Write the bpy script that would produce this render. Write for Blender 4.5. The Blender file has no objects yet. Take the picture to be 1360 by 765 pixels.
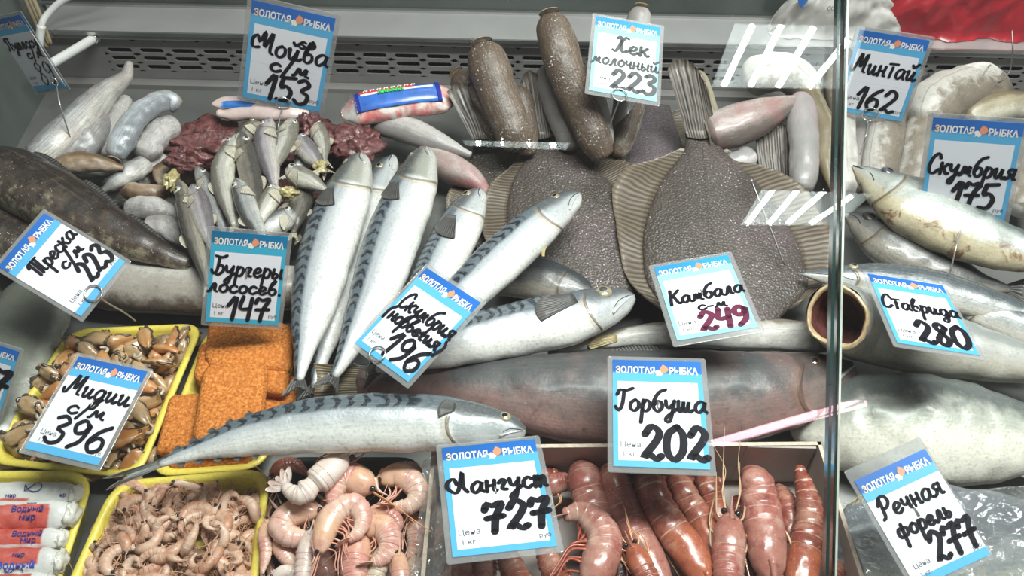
import bpy, math, random
import numpy as np
from mathutils import Vector, Matrix, noise as mnoise

# ------------------------------------------------------------------ camera, world, lights, exposure
S = bpy.context.scene
COL = S.collection
FPX = 1227.0                      # focal length in pixels of the 1360 px wide frame
CAM = np.array([0.0, 0.0, 0.67])  # the deck of the counter is z = 0, y runs away from the shopper
PITCH, ROLL = math.radians(50), math.radians(1.2)
FWD = np.array([0, math.cos(PITCH), -math.sin(PITCH)])
_up = np.array([0, math.sin(PITCH), math.cos(PITCH)])
_rt = np.array([1.0, 0, 0])
RT = _rt * math.cos(ROLL) + _up * math.sin(ROLL)
UP = -_rt * math.sin(ROLL) + _up * math.cos(ROLL)
cd = bpy.data.cameras.new('camera')
cd.sensor_width = 36.0
cd.lens = 36.0 * FPX / 1360.0
cd.clip_start = 0.02
cam = bpy.data.objects.new('camera', cd)
COL.objects.link(cam)
cam.matrix_world = Matrix(((RT[0], UP[0], -FWD[0], CAM[0]), (RT[1], UP[1], -FWD[1], CAM[1]), (RT[2], UP[2], -FWD[2], CAM[2]), (0, 0, 0, 1)))
S.camera = cam
S.view_settings.view_transform = 'Standard'
S.view_settings.look = 'None'
S.view_settings.gamma = 1.0
S.view_settings.use_curve_mapping = False
S.view_settings.exposure = -0.08
try:
    S.cycles.use_denoising = True
    S.cycles.transparent_max_bounces = 24
    S.cycles.max_bounces = 8
    S.cycles.caustics_reflective = False
    S.cycles.caustics_refractive = False
except Exception:
    pass
W = bpy.data.worlds.new('shop_ambient')
S.world = W
W.use_nodes = True
W.node_tree.nodes['Background'].inputs[0].default_value = (0.88, 0.90, 0.90, 1)
W.node_tree.nodes['Background'].inputs[1].default_value = 0.16


def area_light(name, loc, target, sx, sy, power, colour):
    l = bpy.data.lights.new(name, 'AREA')
    l.shape = 'RECTANGLE'
    l.size, l.size_y, l.energy, l.color = sx, sy, power, colour
    o = bpy.data.objects.new(name, l)
    COL.objects.link(o)
    o.location = loc
    z = (Vector(loc) - Vector(target)).normalized()
    x = Vector((1, 0, 0))
    y = z.cross(x).normalized()
    x = y.cross(z).normalized()
    o.rotation_euler = Matrix((x, y, z)).transposed().to_euler()
    return o


area_light('counter_tube_light', (0.27, 0.46, 1.00), (0.22, 0.50, 0), 0.85, 0.09, 17, (0.97, 1.0, 0.975))
area_light('shop_ceiling_light', (0.55, 0.9, 2.3), (0.15, 0.50, 0), 1.0, 0.6, 40, (0.98, 1.0, 0.97))

# ------------------------------------------------------------------ picture <-> place


def ray(px, py):
    return FWD + RT * ((px - 680.0) / FPX) + UP * ((382.5 - py) / FPX)


def P(px, py, z=0.0):
    d = ray(px, py)
    return CAM + d * ((z - CAM[2]) / d[2])


def PY(px, py, y):
    d = ray(px, py)
    return CAM + d * ((y - CAM[1]) / d[1])


def PD(px, py, depth):
    return CAM + ray(px, py) * depth


def depth_of(p):
    return float(np.dot(np.asarray(p) - CAM, FWD))


def nrm(v):
    v = np.asarray(v, float)
    return v / max(1e-12, np.linalg.norm(v))


ZUP = np.array([0, 0, 1.0])
NTILT = nrm(ZUP * 0.55 - FWD * 0.45)       # goods lie on a heap that slopes to the shopper

# ------------------------------------------------------------------ node helper


class Mat:
    def __init__(s, name):
        s.m = bpy.data.materials.new(name)
        s.m.use_nodes = True
        s.t = s.m.node_tree
        s.t.nodes.clear()
        s.o = s.t.nodes.new('ShaderNodeOutputMaterial')

    def put(s, sock, v):
        if isinstance(v, bpy.types.NodeSocket):
            s.t.links.new(v, sock)
        elif isinstance(v, (tuple, list)):
            v = tuple(v)
            if len(v) == 3 and sock.type == 'RGBA':
                v = v + (1,)
            sock.default_value = v
        else:
            sock.default_value = v

    def n(s, typ, ins=None, **kw):
        x = s.t.nodes.new(typ)
        for k, v in kw.items():
            setattr(x, k, v)
        for k, v in (ins or {}).items():
            s.put(x.inputs[k], v)
        return x

    def math(s, op, a, b=0.0, c=0.0, clamp=False):
        x = s.n('ShaderNodeMath', {0: a, 1: b, 2: c}, operation=op)
        x.use_clamp = clamp
        return x.outputs[0]

    def mix(s, f, a, b, mode='MIX'):
        x = s.n('ShaderNodeMix', data_type='RGBA', blend_type=mode)
        s.put(x.inputs[0], f)
        s.put(x.inputs[6], a)
        s.put(x.inputs[7], b)
        return x.outputs[2]

    def uv(s):
        x = s.n('ShaderNodeUVMap')
        y = s.n('ShaderNodeSeparateXYZ', {0: x.outputs[0]})
        return y.outputs[0], y.outputs[1]

    def obj(s):
        return s.n('ShaderNodeTexCoord').outputs['Object']

    def sep(s, v):
        x = s.n('ShaderNodeSeparateXYZ', {0: v})
        return x.outputs[0], x.outputs[1], x.outputs[2]

    def noise(s, scale, detail=3.0, rough=0.55, vec=None, dist=0.0):
        x = s.n('ShaderNodeTexNoise', {'Scale': scale, 'Detail': detail, 'Roughness': rough, 'Distortion': dist, 'Vector': vec if vec is not None else s.obj()})
        return x.outputs[0]

    def vor(s, scale, vec=None, feature='F1', out=0):
        x = s.n('ShaderNodeTexVoronoi', {'Scale': scale, 'Vector': vec if vec is not None else s.obj()}, feature=feature)
        return x.outputs[out]

    def sm(s, x, lo, hi, a=0.0, b=1.0):
        y = s.n('ShaderNodeMapRange', {0: x, 1: lo, 2: hi, 3: a, 4: b}, interpolation_type='SMOOTHSTEP')
        return y.outputs[0]

    def ramp(s, f, stops):
        x = s.n('ShaderNodeValToRGB', {0: f})
        e = x.color_ramp.elements
        while len(e) < len(stops):
            e.new(0.5)
        for i, (p, c) in enumerate(stops):
            e[i].position = p
            e[i].color = tuple(c) + (1,)
        return x.outputs[0]

    def rnd(s):
        return s.n('ShaderNodeObjectInfo').outputs['Random']

    def out(s, base, rough=0.5, metal=0.0, bump=None, bs=0.3, bd=0.001, coat=0.0, crough=0.1, sss=0.0, spec=0.5, emit=None, es=0.0, alpha=None):
        b = s.n('ShaderNodeBsdfPrincipled')
        s.put(b.inputs['Base Color'], base)
        s.put(b.inputs['Roughness'], rough)
        s.put(b.inputs['Metallic'], metal)
        s.put(b.inputs['Coat Weight'], coat)
        s.put(b.inputs['Coat Roughness'], crough)
        s.put(b.inputs['Specular IOR Level'], spec)
        if sss:
            s.put(b.inputs['Subsurface Weight'], sss)
            b.inputs['Subsurface Radius'].default_value = (0.004, 0.002, 0.0015)
            b.inputs['Subsurface Scale'].default_value = 1.0
        if emit is not None:
            s.put(b.inputs['Emission Color'], emit)
            s.put(b.inputs['Emission Strength'], es)
        if alpha is not None:
            s.put(b.inputs['Alpha'], alpha)
        if bump is not None:
            x = s.n('ShaderNodeBump', {'Strength': bs, 'Distance': bd, 'Height': bump})
            s.put(b.inputs['Normal'], x.outputs[0])
        s.t.links.new(b.outputs[0], s.o.inputs[0])
        return s.m


def plain(name, c, rough=0.5, metal=0.0, var=0.12, scale=60, **kw):
    m = Mat(name)
    f = m.noise(scale, 4)
    lo = tuple(max(0, x * (1 - var)) for x in c)
    hi = tuple(min(1, x * (1 + var)) for x in c)
    kw.setdefault('bump', f)
    kw.setdefault('bs', 0.1)
    return m.out(m.ramp(f, [(0.3, lo), (0.7, hi)]), rough, metal, **kw)


def emitter(name, c, strength):
    m = Mat(name)
    e = m.n('ShaderNodeEmission', {0: c, 1: strength})
    m.t.links.new(e.outputs[0], m.o.inputs[0])
    return m.m


def clear(name, tint, gloss, rough=0.02, edge=0.25, crinkle=0.0, milk=0.0, mcol=(0.9, 0.92, 0.92)):
    """thin clear sheet: passes light straight through, mirrors a little, may be slightly milky"""
    m = Mat(name)
    tr = m.n('ShaderNodeBsdfTransparent', {0: tint})
    gl = m.n('ShaderNodeBsdfGlossy', {0: (1, 1, 1), 'Roughness': rough})
    lw = m.n('ShaderNodeLayerWeight', {0: 0.3})
    if crinkle:
        x = m.n('ShaderNodeBump', {'Strength': crinkle, 'Distance': 0.004, 'Height': m.noise(70, 3, vec=m.obj(), dist=1.2)})
        m.put(gl.inputs['Normal'], x.outputs[0])
        m.put(lw.inputs['Normal'], x.outputs[0])
    f = m.math('ADD', gloss, m.math('MULTIPLY', lw.outputs['Facing'], edge), clamp=True)
    mx = m.n('ShaderNodeMixShader', {0: f, 1: tr.outputs[0], 2: gl.outputs[0]})
    res = mx.outputs[0]
    if milk:
        df = m.n('ShaderNodeBsdfDiffuse', {0: mcol})
        m2 = m.n('ShaderNodeMixShader', {0: milk, 1: res, 2: df.outputs[0]})
        res = m2.outputs[0]
    m.t.links.new(res, m.o.inputs[0])
    return m.m


# ------------------------------------------------------------------ things and parts


class Thing:
    """collects parts in place coordinates, then makes an Empty at the base with one mesh per part"""

    def __init__(s, name, label, cat, group=None, kind=None):
        s.name, s.label, s.cat, s.group, s.kind = name, label, cat, group, kind
        s.parts = []

    def add(s, name, v, f, mat, uv=None, parent=None, smooth=True, label=None, mi=None, kind=None):
        s.parts.append(dict(name=name, v=np.asarray(v, float), f=f, mat=mat, uv=uv, parent=parent, smooth=smooth, label=label, mi=mi, kind=kind))
        return len(s.parts) - 1

    def build(s, origin=None, single=False):
        allv = np.concatenate([p['v'] for p in s.parts])
        lo, hi = allv.min(0), allv.max(0)
        base = np.array([(lo[0] + hi[0]) / 2, (lo[1] + hi[1]) / 2, lo[2]]) if origin is None else np.asarray(origin, float)
        root = None
        if not (single and len(s.parts) == 1):
            root = bpy.data.objects.new(s.name, None)
            root.empty_display_size = 0.01
            COL.objects.link(root)
            root.location = base
        objs = []
        for p in s.parts:
            o = mesh_obj(s.name if root is None else p['name'], p['v'] - base, p['f'], p['mat'], p['uv'], p['smooth'], p['mi'])
            if root is None:
                root = o
                o.location = base
            else:
                o.parent = root if p['parent'] is None else objs[p['parent']]
            if p['label']:
                o['label'] = p['label']
            if p['kind']:
                o['kind'] = p['kind']
            objs.append(o)
        if s.kind:
            root['kind'] = s.kind
        if s.label:
            root['label'] = s.label
        if s.cat:
            root['category'] = s.cat
        if s.group:
            root['group'] = s.group
        s.root = root
        return root


def mesh_obj(name, v, f, mat, uv=None, smooth=True, mi=None):
    me = bpy.data.meshes.new(name)
    me.from_pydata([tuple(map(float, x)) for x in v], [], [tuple(map(int, x)) for x in f])
    for m in (mat if isinstance(mat, (list, tuple)) else [mat]):
        me.materials.append(m)
    if uv is not None:
        lay = me.uv_layers.new(name='UVMap')
        idx = np.empty(len(me.loops), dtype=np.int32)
        me.loops.foreach_get('vertex_index', idx)
        lay.data.foreach_set('uv', np.asarray(uv, np.float32)[idx].ravel())
    if smooth:
        me.polygons.foreach_set('use_smooth', np.ones(len(me.polygons), dtype=bool))
    if mi is not None:
        me.polygons.foreach_set('material_index', np.asarray(mi, dtype=np.int32))
    me.update()
    o = bpy.data.objects.new(name, me)
    COL.objects.link(o)
    return o


def copy_thing(root, mat, label=None, group=None):
    r = root.copy()
    COL.objects.link(r)
    r.matrix_world = mat
    if label:
        r['label'] = label
    if group:
        r['group'] = group
    for ch in list(root.children):
        c = ch.copy()
        COL.objects.link(c)
        c.parent = r
        for g in list(ch.children):
            d = g.copy()
            COL.objects.link(d)
            d.parent = c
    return r


def structure(name, v, f, mat, smooth=False, uv=None, label=None, mi=None):
    o = mesh_obj(name, v, f, mat, uv, smooth, mi)
    o['kind'] = 'structure'
    if label:
        o['label'] = label
    return o


# ------------------------------------------------------------------ shapes (numpy)


def resample(pts, n, closed=False):
    p = np.asarray(pts, float)
    m = len(p)
    if m == 2:
        k = np.linspace(0, 1, n)[:, None]
        return p[0] * (1 - k) + p[1] * k
    ext = np.vstack([p[-1:], p, p[:2]]) if closed else np.vstack([2 * p[0] - p[1], p, 2 * p[-1] - p[-2]])
    dense = []
    nseg = m if closed else m - 1
    for i in range(nseg):
        p0, p1, p2, p3 = ext[i], ext[i + 1], ext[i + 2], ext[i + 3]
        for t in np.linspace(0, 1, 24, endpoint=False):
            dense.append(0.5 * (2 * p1 + (p2 - p0) * t + (2 * p0 - 5 * p1 + 4 * p2 - p3) * t * t + (3 * p1 - p0 - 3 * p2 + p3) * t ** 3))
    dense.append(p[0] if closed else p[-1])
    d = np.array(dense)
    s = np.concatenate([[0], np.cumsum(np.linalg.norm(np.diff(d, axis=0), axis=1))])
    q = np.linspace(0, s[-1], n + 1)[:-1] if closed else np.linspace(0, s[-1], n)
    return np.stack([np.interp(q, s, d[:, k]) for k in range(d.shape[1])], 1)


def prof(u, table):
    t = np.asarray(table, float)
    # smooth interpolation
    x, y = t[:, 0], t[:, 1]
    m = np.gradient(y, x)
    u = np.asarray(u, float)
    i = np.clip(np.searchsorted(x, u) - 1, 0, len(x) - 2)
    h = x[i + 1] - x[i]
    s = np.clip((u - x[i]) / h, 0, 1)
    return (2 * s ** 3 - 3 * s ** 2 + 1) * y[i] + (s ** 3 - 2 * s ** 2 + s) * h * m[i] + (-2 * s ** 3 + 3 * s ** 2) * y[i + 1] + (s ** 3 - s ** 2) * h * m[i + 1]


class Loft:
    """a body swept along a spine; dors is the section angle (degrees) of the back: 0 left-of-travel, 90 up, 180 right"""

    def __init__(s, pts, wfun, tfun, N=NTILT, n=64, seg=28, dors=180.0, power=1.0, jitter=0.0, jfreq=40.0, twist=None):
        s.c = resample(pts, n)
        s.n, s.seg = n, seg
        s.u = np.linspace(0, 1, n)
        T = np.gradient(s.c, axis=0)
        s.T = T / np.linalg.norm(T, axis=1)[:, None]
        N = np.asarray(N, float)
        Nn = N[None, :] - (s.T @ N)[:, None] * s.T
        s.N = Nn / np.linalg.norm(Nn, axis=1)[:, None]
        s.B = np.cross(s.N, s.T)
        s.w = np.asarray(wfun(s.u), float) * np.ones(n)
        s.t = np.asarray(tfun(s.u), float) * np.ones(n)
        s.dors = math.radians(dors)
        s.power = power
        s.jit, s.jf = jitter, jfreq

    def at(s, u, phi, off=0.0):
        """surface point and normal at u, phi (radians)"""
        x = np.clip(u, 0, 1) * (s.n - 1)
        i = min(int(x), s.n - 2)
        k = x - i
        L = lambda a: a[i] * (1 - k) + a[i + 1] * k
        c, T, N, B, w, t = L(s.c), nrm(L(s.T)), nrm(L(s.N)), nrm(L(s.B)), L(s.w), L(s.t)
        cs, sn = math.cos(phi), math.sin(phi)
        e = s.power
        p = c + B * w * math.copysign(abs(cs) ** e, cs) + N * t * math.copysign(abs(sn) ** e, sn)
        nn = nrm(B * cs * t + N * sn * w)
        return p + nn * off, nn, T

    def mesh(s, cap0=True, cap1=True):
        ph = np.linspace(0, 2 * math.pi, s.seg, endpoint=False)
        e = s.power
        cs = np.sign(np.cos(ph)) * np.abs(np.cos(ph)) ** e
        sn = np.sign(np.sin(ph)) * np.abs(np.sin(ph)) ** e
        V = s.c[:, None, :] + s.B[:, None, :] * (s.w[:, None] * cs[None, :])[..., None] + s.N[:, None, :] * (s.t[:, None] * sn[None, :])[..., None]
        if s.jit:
            for i in range(s.n):
                for j in range(s.seg):
                    q = V[i, j]
                    k = mnoise.noise(Vector(q * s.jf)) * s.jit * min(1.0, 4 * s.w[i] / max(s.w.max(), 1e-9))
                    V[i, j] = q + nrm(q - s.c[i]) * k
        d = (1 + np.cos(ph - s.dors)) / 2
        UV = np.stack([np.repeat(s.u[:, None], s.seg, 1), np.repeat(d[None, :], s.n, 0)], -1)
        v = V.reshape(-1, 3)
        uv = UV.reshape(-1, 2)
        f = []
        g = s.seg
        for i in range(s.n - 1):
            for j in range(g):
                a, b = i * g + j, i * g + (j + 1) % g
                f.append((a, a + g, b + g, b))
        v, uv = list(v), list(uv)
        if cap0:
            v.append(s.c[0] - s.T[0] * s.w[0] * 0.3)
            uv.append((0, 0.5))
            k = len(v) - 1
            f += [(k, j, (j + 1) % g) for j in range(g)]
        if cap1:
            v.append(s.c[-1] + s.T[-1] * s.w[-1] * 0.3)
            uv.append((1, 0.5))
            k = len(v) - 1
            o = (s.n - 1) * g
            f += [(k, o + (j + 1) % g, o + j) for j in range(g)]
        return np.array(v), f, np.array(uv)


def tube(pts, r, n=24, seg=8, r1=None):
    """round wire along points; r may taper to r1"""
    r1 = r if r1 is None else r1
    p = np.asarray(pts, float)
    T = nrm(p[-1] - p[0])
    N = np.array([0.13, -0.5, 0.85]) if abs(np.dot(T, nrm([0.13, -0.5, 0.85]))) < 0.9 else np.array([1.0, 0.2, 0])
    L = Loft(p, lambda u: r + (r1 - r) * u, lambda u: r + (r1 - r) * u, N=N, n=n, seg=seg)
    return L.mesh()


def merge(*ms):
    v, f, uv, o = [], [], [], 0
    for m in ms:
        vv, ff = m[0], m[1]
        v.append(np.asarray(vv, float))
        f += [tuple(i + o for i in x) for x in ff]
        uv.append(np.asarray(m[2]) if len(m) > 2 and m[2] is not None else np.zeros((len(vv), 2)))
        o += len(vv)
    return np.concatenate(v), f, np.concatenate(uv)


def grid_solid(G, thick):
    """closed thin shell from a grid of points G[nu][nv]"""
    G = np.asarray(G, float)
    nu, nv = G.shape[:2]
    du = np.gradient(G, axis=0)
    dv = np.gradient(G, axis=1)
    n = np.cross(du, dv)
    n = n / np.maximum(1e-12, np.linalg.norm(n, axis=2))[..., None]
    top, bot = (G + n * thick / 2).reshape(-1, 3), (G - n * thick / 2).reshape(-1, 3)
    k = nu * nv
    uu, vv = np.meshgrid(np.linspace(0, 1, nu), np.linspace(0, 1, nv), indexing='ij')
    uv = np.stack([uu, vv], -1).reshape(-1, 2)
    f = []
    for i in range(nu - 1):
        for j in range(nv - 1):
            a = i * nv + j
            f.append((a, a + nv, a + nv + 1, a + 1))
            f.append((k + a, k + a + 1, k + a + nv + 1, k + a + nv))
    edge = [i * nv for i in range(nu)] + [(nu - 1) * nv + j for j in range(1, nv)] + [i * nv + nv - 1 for i in range(nu - 2, -1, -1)] + [j for j in range(nv - 2, 0, -1)]
    m = len(edge)
    for q in range(m):
        a, b = edge[q], edge[(q + 1) % m]
        f.append((a, b, k + b, k + a))
    return np.vstack([top, bot]), f, np.vstack([uv, uv])


def sphere(c, r, axis=(0, 0, 1), flat=1.0, seg=16, rings=10):
    a = nrm(axis)
    x = nrm(np.cross(a, [0.3, 0.8, 0.1]))
    y = np.cross(a, x)
    v, f, uv = [], [], []
    for i in range(rings + 1):
        th = math.pi * i / rings
        for j in range(seg):
            ph = 2 * math.pi * j / seg
            v.append(np.asarray(c) + a * math.cos(th) * r * flat + (x * math.cos(ph) + y * math.sin(ph)) * r * math.sin(th))
            uv.append((j / seg, i / rings))
    for i in range(rings):
        for j in range(seg):
            p, q = i * seg + j, i * seg + (j + 1) % seg
            f.append((p, p + seg, q + seg, q))
    return np.array(v), f, np.array(uv)


def box8(c, ax, ay, az):
    """box from centre and three half axes"""
    c, ax, ay, az = map(lambda q: np.asarray(q, float), (c, ax, ay, az))
    v = [c + ax * i + ay * j + az * k for i in (-1, 1) for j in (-1, 1) for k in (-1, 1)]
    return np.array(v), [(0, 1, 3, 2), (4, 6, 7, 5), (0, 4, 5, 1), (2, 3, 7, 6), (0, 2, 6, 4), (1, 5, 7, 3)], None


def rbox(c, ax, ay, az, r, k=4, power=None):
    """slab with rounded outline (in ax, ay) and rounded edges"""
    c, ax, ay, az = map(lambda q: np.asarray(q, float), (c, ax, ay, az))
    la, lb, lc = (np.linalg.norm(q) for q in (ax, ay, az))
    ux, uy, uz = ax / la, ay / lb, az / lc
    out = []
    for sx, sy, a0 in ((1, 1, 0), (-1, 1, 90), (-1, -1, 180), (1, -1, 270)):
        for q in range(k * 2 + 1):
            a = math.radians(a0 + 90 * q / (k * 2))
            out.append((sx * (la - r) + r * math.cos(a), sy * (lb - r) + r * math.sin(a)))
    e = min(lc * 0.95, r * 0.9)
    levels = []
    for q in range(k + 1):
        a = math.radians(90 - 90 * q / k)
        levels.append((-(lc - e) - e * math.sin(a), e * (1 - math.cos(a))))
    levels += [(-z, i) for z, i in reversed(levels)]
    v, f = [], []
    m = len(out)
    for z, ins in levels:
        for x, y in out:
            fx, fy = (la - ins) / la, (lb - ins) / lb
            v.append(c + ux * x * fx + uy * y * fy + uz * z)
    for i in range(len(levels) - 1):
        for j in range(m):
            a, b = i * m + j, i * m + (j + 1) % m
            f.append((a, b, b + m, a + m))
    f.append(tuple(range(m - 1, -1, -1)))
    o = (len(levels) - 1) * m
    f.append(tuple(o + j for j in range(m)))
    return np.array(v), f, None
# ------------------------------------------------------------------ materials


def fishmat(name, back, flank, belly, lo=(0.18, 0.42), hi=(0.52, 0.70), rough=0.3, metal=0.0, mott=0.25, ms=70, mdark=0.25,
            speck=0.0, gill=None, stripes=None, stain=None, head=None, scales=0.0, coat=0.35, lateral=0.0, pink=None, streak=0.35):
    m = Mat(name)
    u, d = m.uv()
    n1 = m.noise(ms, 5, 0.62)
    n2 = m.noise(ms * 0.3, 3, 0.5)
    dd = m.math('ADD', d, m.math('MULTIPLY', m.math('SUBTRACT', n1, 0.5), mott))
    c = m.mix(m.sm(dd, *lo), belly, flank)
    c = m.mix(m.sm(dd, *hi), c, back)
    if pink:
        c = m.mix(m.math('MULTIPLY', m.sm(n2, 0.45, 0.65), pink[1]), c, pink[0])
    if head:
        hc = m.mix(m.sm(m.math('ADD', d, m.math('MULTIPLY', m.math('SUBTRACT', n1, 0.5), 0.3)), 0.42, 0.66), head[0], tuple(x * 0.22 for x in head[0]))
        hc = m.mix(m.sm(d, 0.30, 0.12, 0, 0.5), hc, belly)
        c = m.mix(m.math('MULTIPLY', m.sm(u, head[1], head[1] * 0.9), head[2]), c, hc)
    blot = m.sm(m.noise(ms * 1.7, 6, 0.7), 0.52, 0.75)
    c = m.mix(m.math('MULTIPLY', blot, mdark), c, tuple(x * 0.3 for x in back))
    if stripes:
        cnt, amp, d0, col, u0 = stripes
        a = m.math('MULTIPLY', u, cnt * 6.283)
        a = m.math('ADD', a, m.math('MULTIPLY', m.math('SINE', m.math('MULTIPLY', d, 26.0)), amp))
        a = m.math('ADD', a, m.math('MULTIPLY', m.noise(75, 2), 10.0))
        s = m.sm(m.math('SINE', a), -0.05, 0.55)
        s = m.math('MULTIPLY', s, m.sm(dd, d0, d0 + 0.07))
        s = m.math('MULTIPLY', s, m.sm(u, u0, u0 + 0.06))
        c = m.mix(s, c, col)
    if lateral:
        l = m.sm(m.math('ABSOLUTE', m.math('SUBTRACT', d, 0.55)), 0.018, 0.006)
        c = m.mix(m.math('MULTIPLY', l, lateral), c, tuple(x * 0.35 for x in back))
    if stain:
        f = m.sm(m.noise(ms * 0.6, 5, 0.7, vec=m.obj(), dist=0.6), stain[1], stain[1] + 0.1)
        f = m.math('MULTIPLY', f, m.sm(d, 0.55, 0.2))
        c = m.mix(f, c, stain[0])
    stv = m.n('ShaderNodeCombineXYZ', {0: m.math('MULTIPLY', u, 5.0), 1: m.math('MULTIPLY', d, 34.0), 2: m.rnd()}).outputs[0]
    st = m.noise(1.0, 5, 0.65, vec=stv)
    fine = m.noise(ms * 6, 3, 0.6)
    c = m.mix(m.sm(st, 0.40, 0.66, 0.0, streak), c, tuple(x * 0.42 for x in flank))
    c = m.mix(m.sm(st, 0.46, 0.28, 0.0, streak * 0.7), c, tuple(min(1, x * 1.3 + 0.02) for x in belly))
    c = m.mix(m.sm(fine, 0.48, 0.70, 0.0, 0.35), c, tuple(x * 0.55 for x in flank))
    bump = m.math('ADD', n1, m.math('ADD', m.math('MULTIPLY', st, streak * 1.3), m.math('MULTIPLY', fine, 0.35)))
    if gill:
        q = m.math('SUBTRACT', d, 0.45)
        g = m.math('ADD', m.math('SUBTRACT', u, gill), m.math('MULTIPLY', m.math('MULTIPLY', q, q), 0.20))
        g = m.math('ADD', g, m.math('MULTIPLY', m.math('SUBTRACT', m.noise(30, 2), 0.5), 0.02))
        line = m.math('MULTIPLY', m.sm(m.math('ABSOLUTE', g), 0.007, 0.002), m.sm(d, 0.86, 0.7))
        c = m.mix(m.math('MULTIPLY', line, 0.7), c, (0.07, 0.04, 0.025))
        shade = m.math('MULTIPLY', m.sm(m.math('ABSOLUTE', m.math('SUBTRACT', g, 0.010)), 0.016, 0.004), m.sm(d, 0.86, 0.7))
        c = m.mix(m.math('MULTIPLY', shade, 0.4), c, (belly[0] * 0.5, belly[1] * 0.38, belly[2] * 0.22))
        bump = m.math('SUBTRACT', bump, m.math('MULTIPLY', line, 2.0))
    if scales:
        v = m.vor(420)
        bump = m.math('ADD', bump, m.math('MULTIPLY', v, scales))
        c = m.mix(m.math('MULTIPLY', m.sm(v, 0.25, 0.6), 0.30), c, tuple(x * 0.45 for x in back))
    if speck:
        sp = m.sm(m.noise(520, 2, 0.5), 0.74 - speck * 0.07, 0.80 - speck * 0.07)
        sp = m.math('MULTIPLY', sp, m.sm(m.noise(28, 3), 0.42, 0.6))
        c = m.mix(m.math('MULTIPLY', sp, 0.8), c, (0.78, 0.76, 0.74))
        bump = m.math('ADD', bump, sp)
    return m.out(c, m.sm(n1, 0.3, 0.7, rough * 0.8, rough * 1.25), metal, bump=bump, bs=0.55, bd=0.0011, coat=coat * 0.7, crough=0.16)


def finmat(name, dark, light, rays=18, rough=0.45, sp=0.0):
    m = Mat(name)
    u, v = m.uv()
    n = m.noise(120, 3)
    w = m.math('SINE', m.math('ADD', m.math('MULTIPLY', u, rays * 6.283), m.math('MULTIPLY', m.noise(38, 2), 9.0)))
    f = m.sm(m.math('ADD', w, m.math('MULTIPLY', m.math('SUBTRACT', n, 0.5), 1.6)), -0.7, 0.9)
    c = m.mix(f, dark, light)
    c = m.mix(m.math('MULTIPLY', m.sm(v, 0.65, 1.0), 0.35), c, tuple(min(1, x * 1.5) for x in light))
    return m.out(c, rough, 0, bump=w, bs=0.32, bd=0.0008, coat=0.2)


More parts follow.
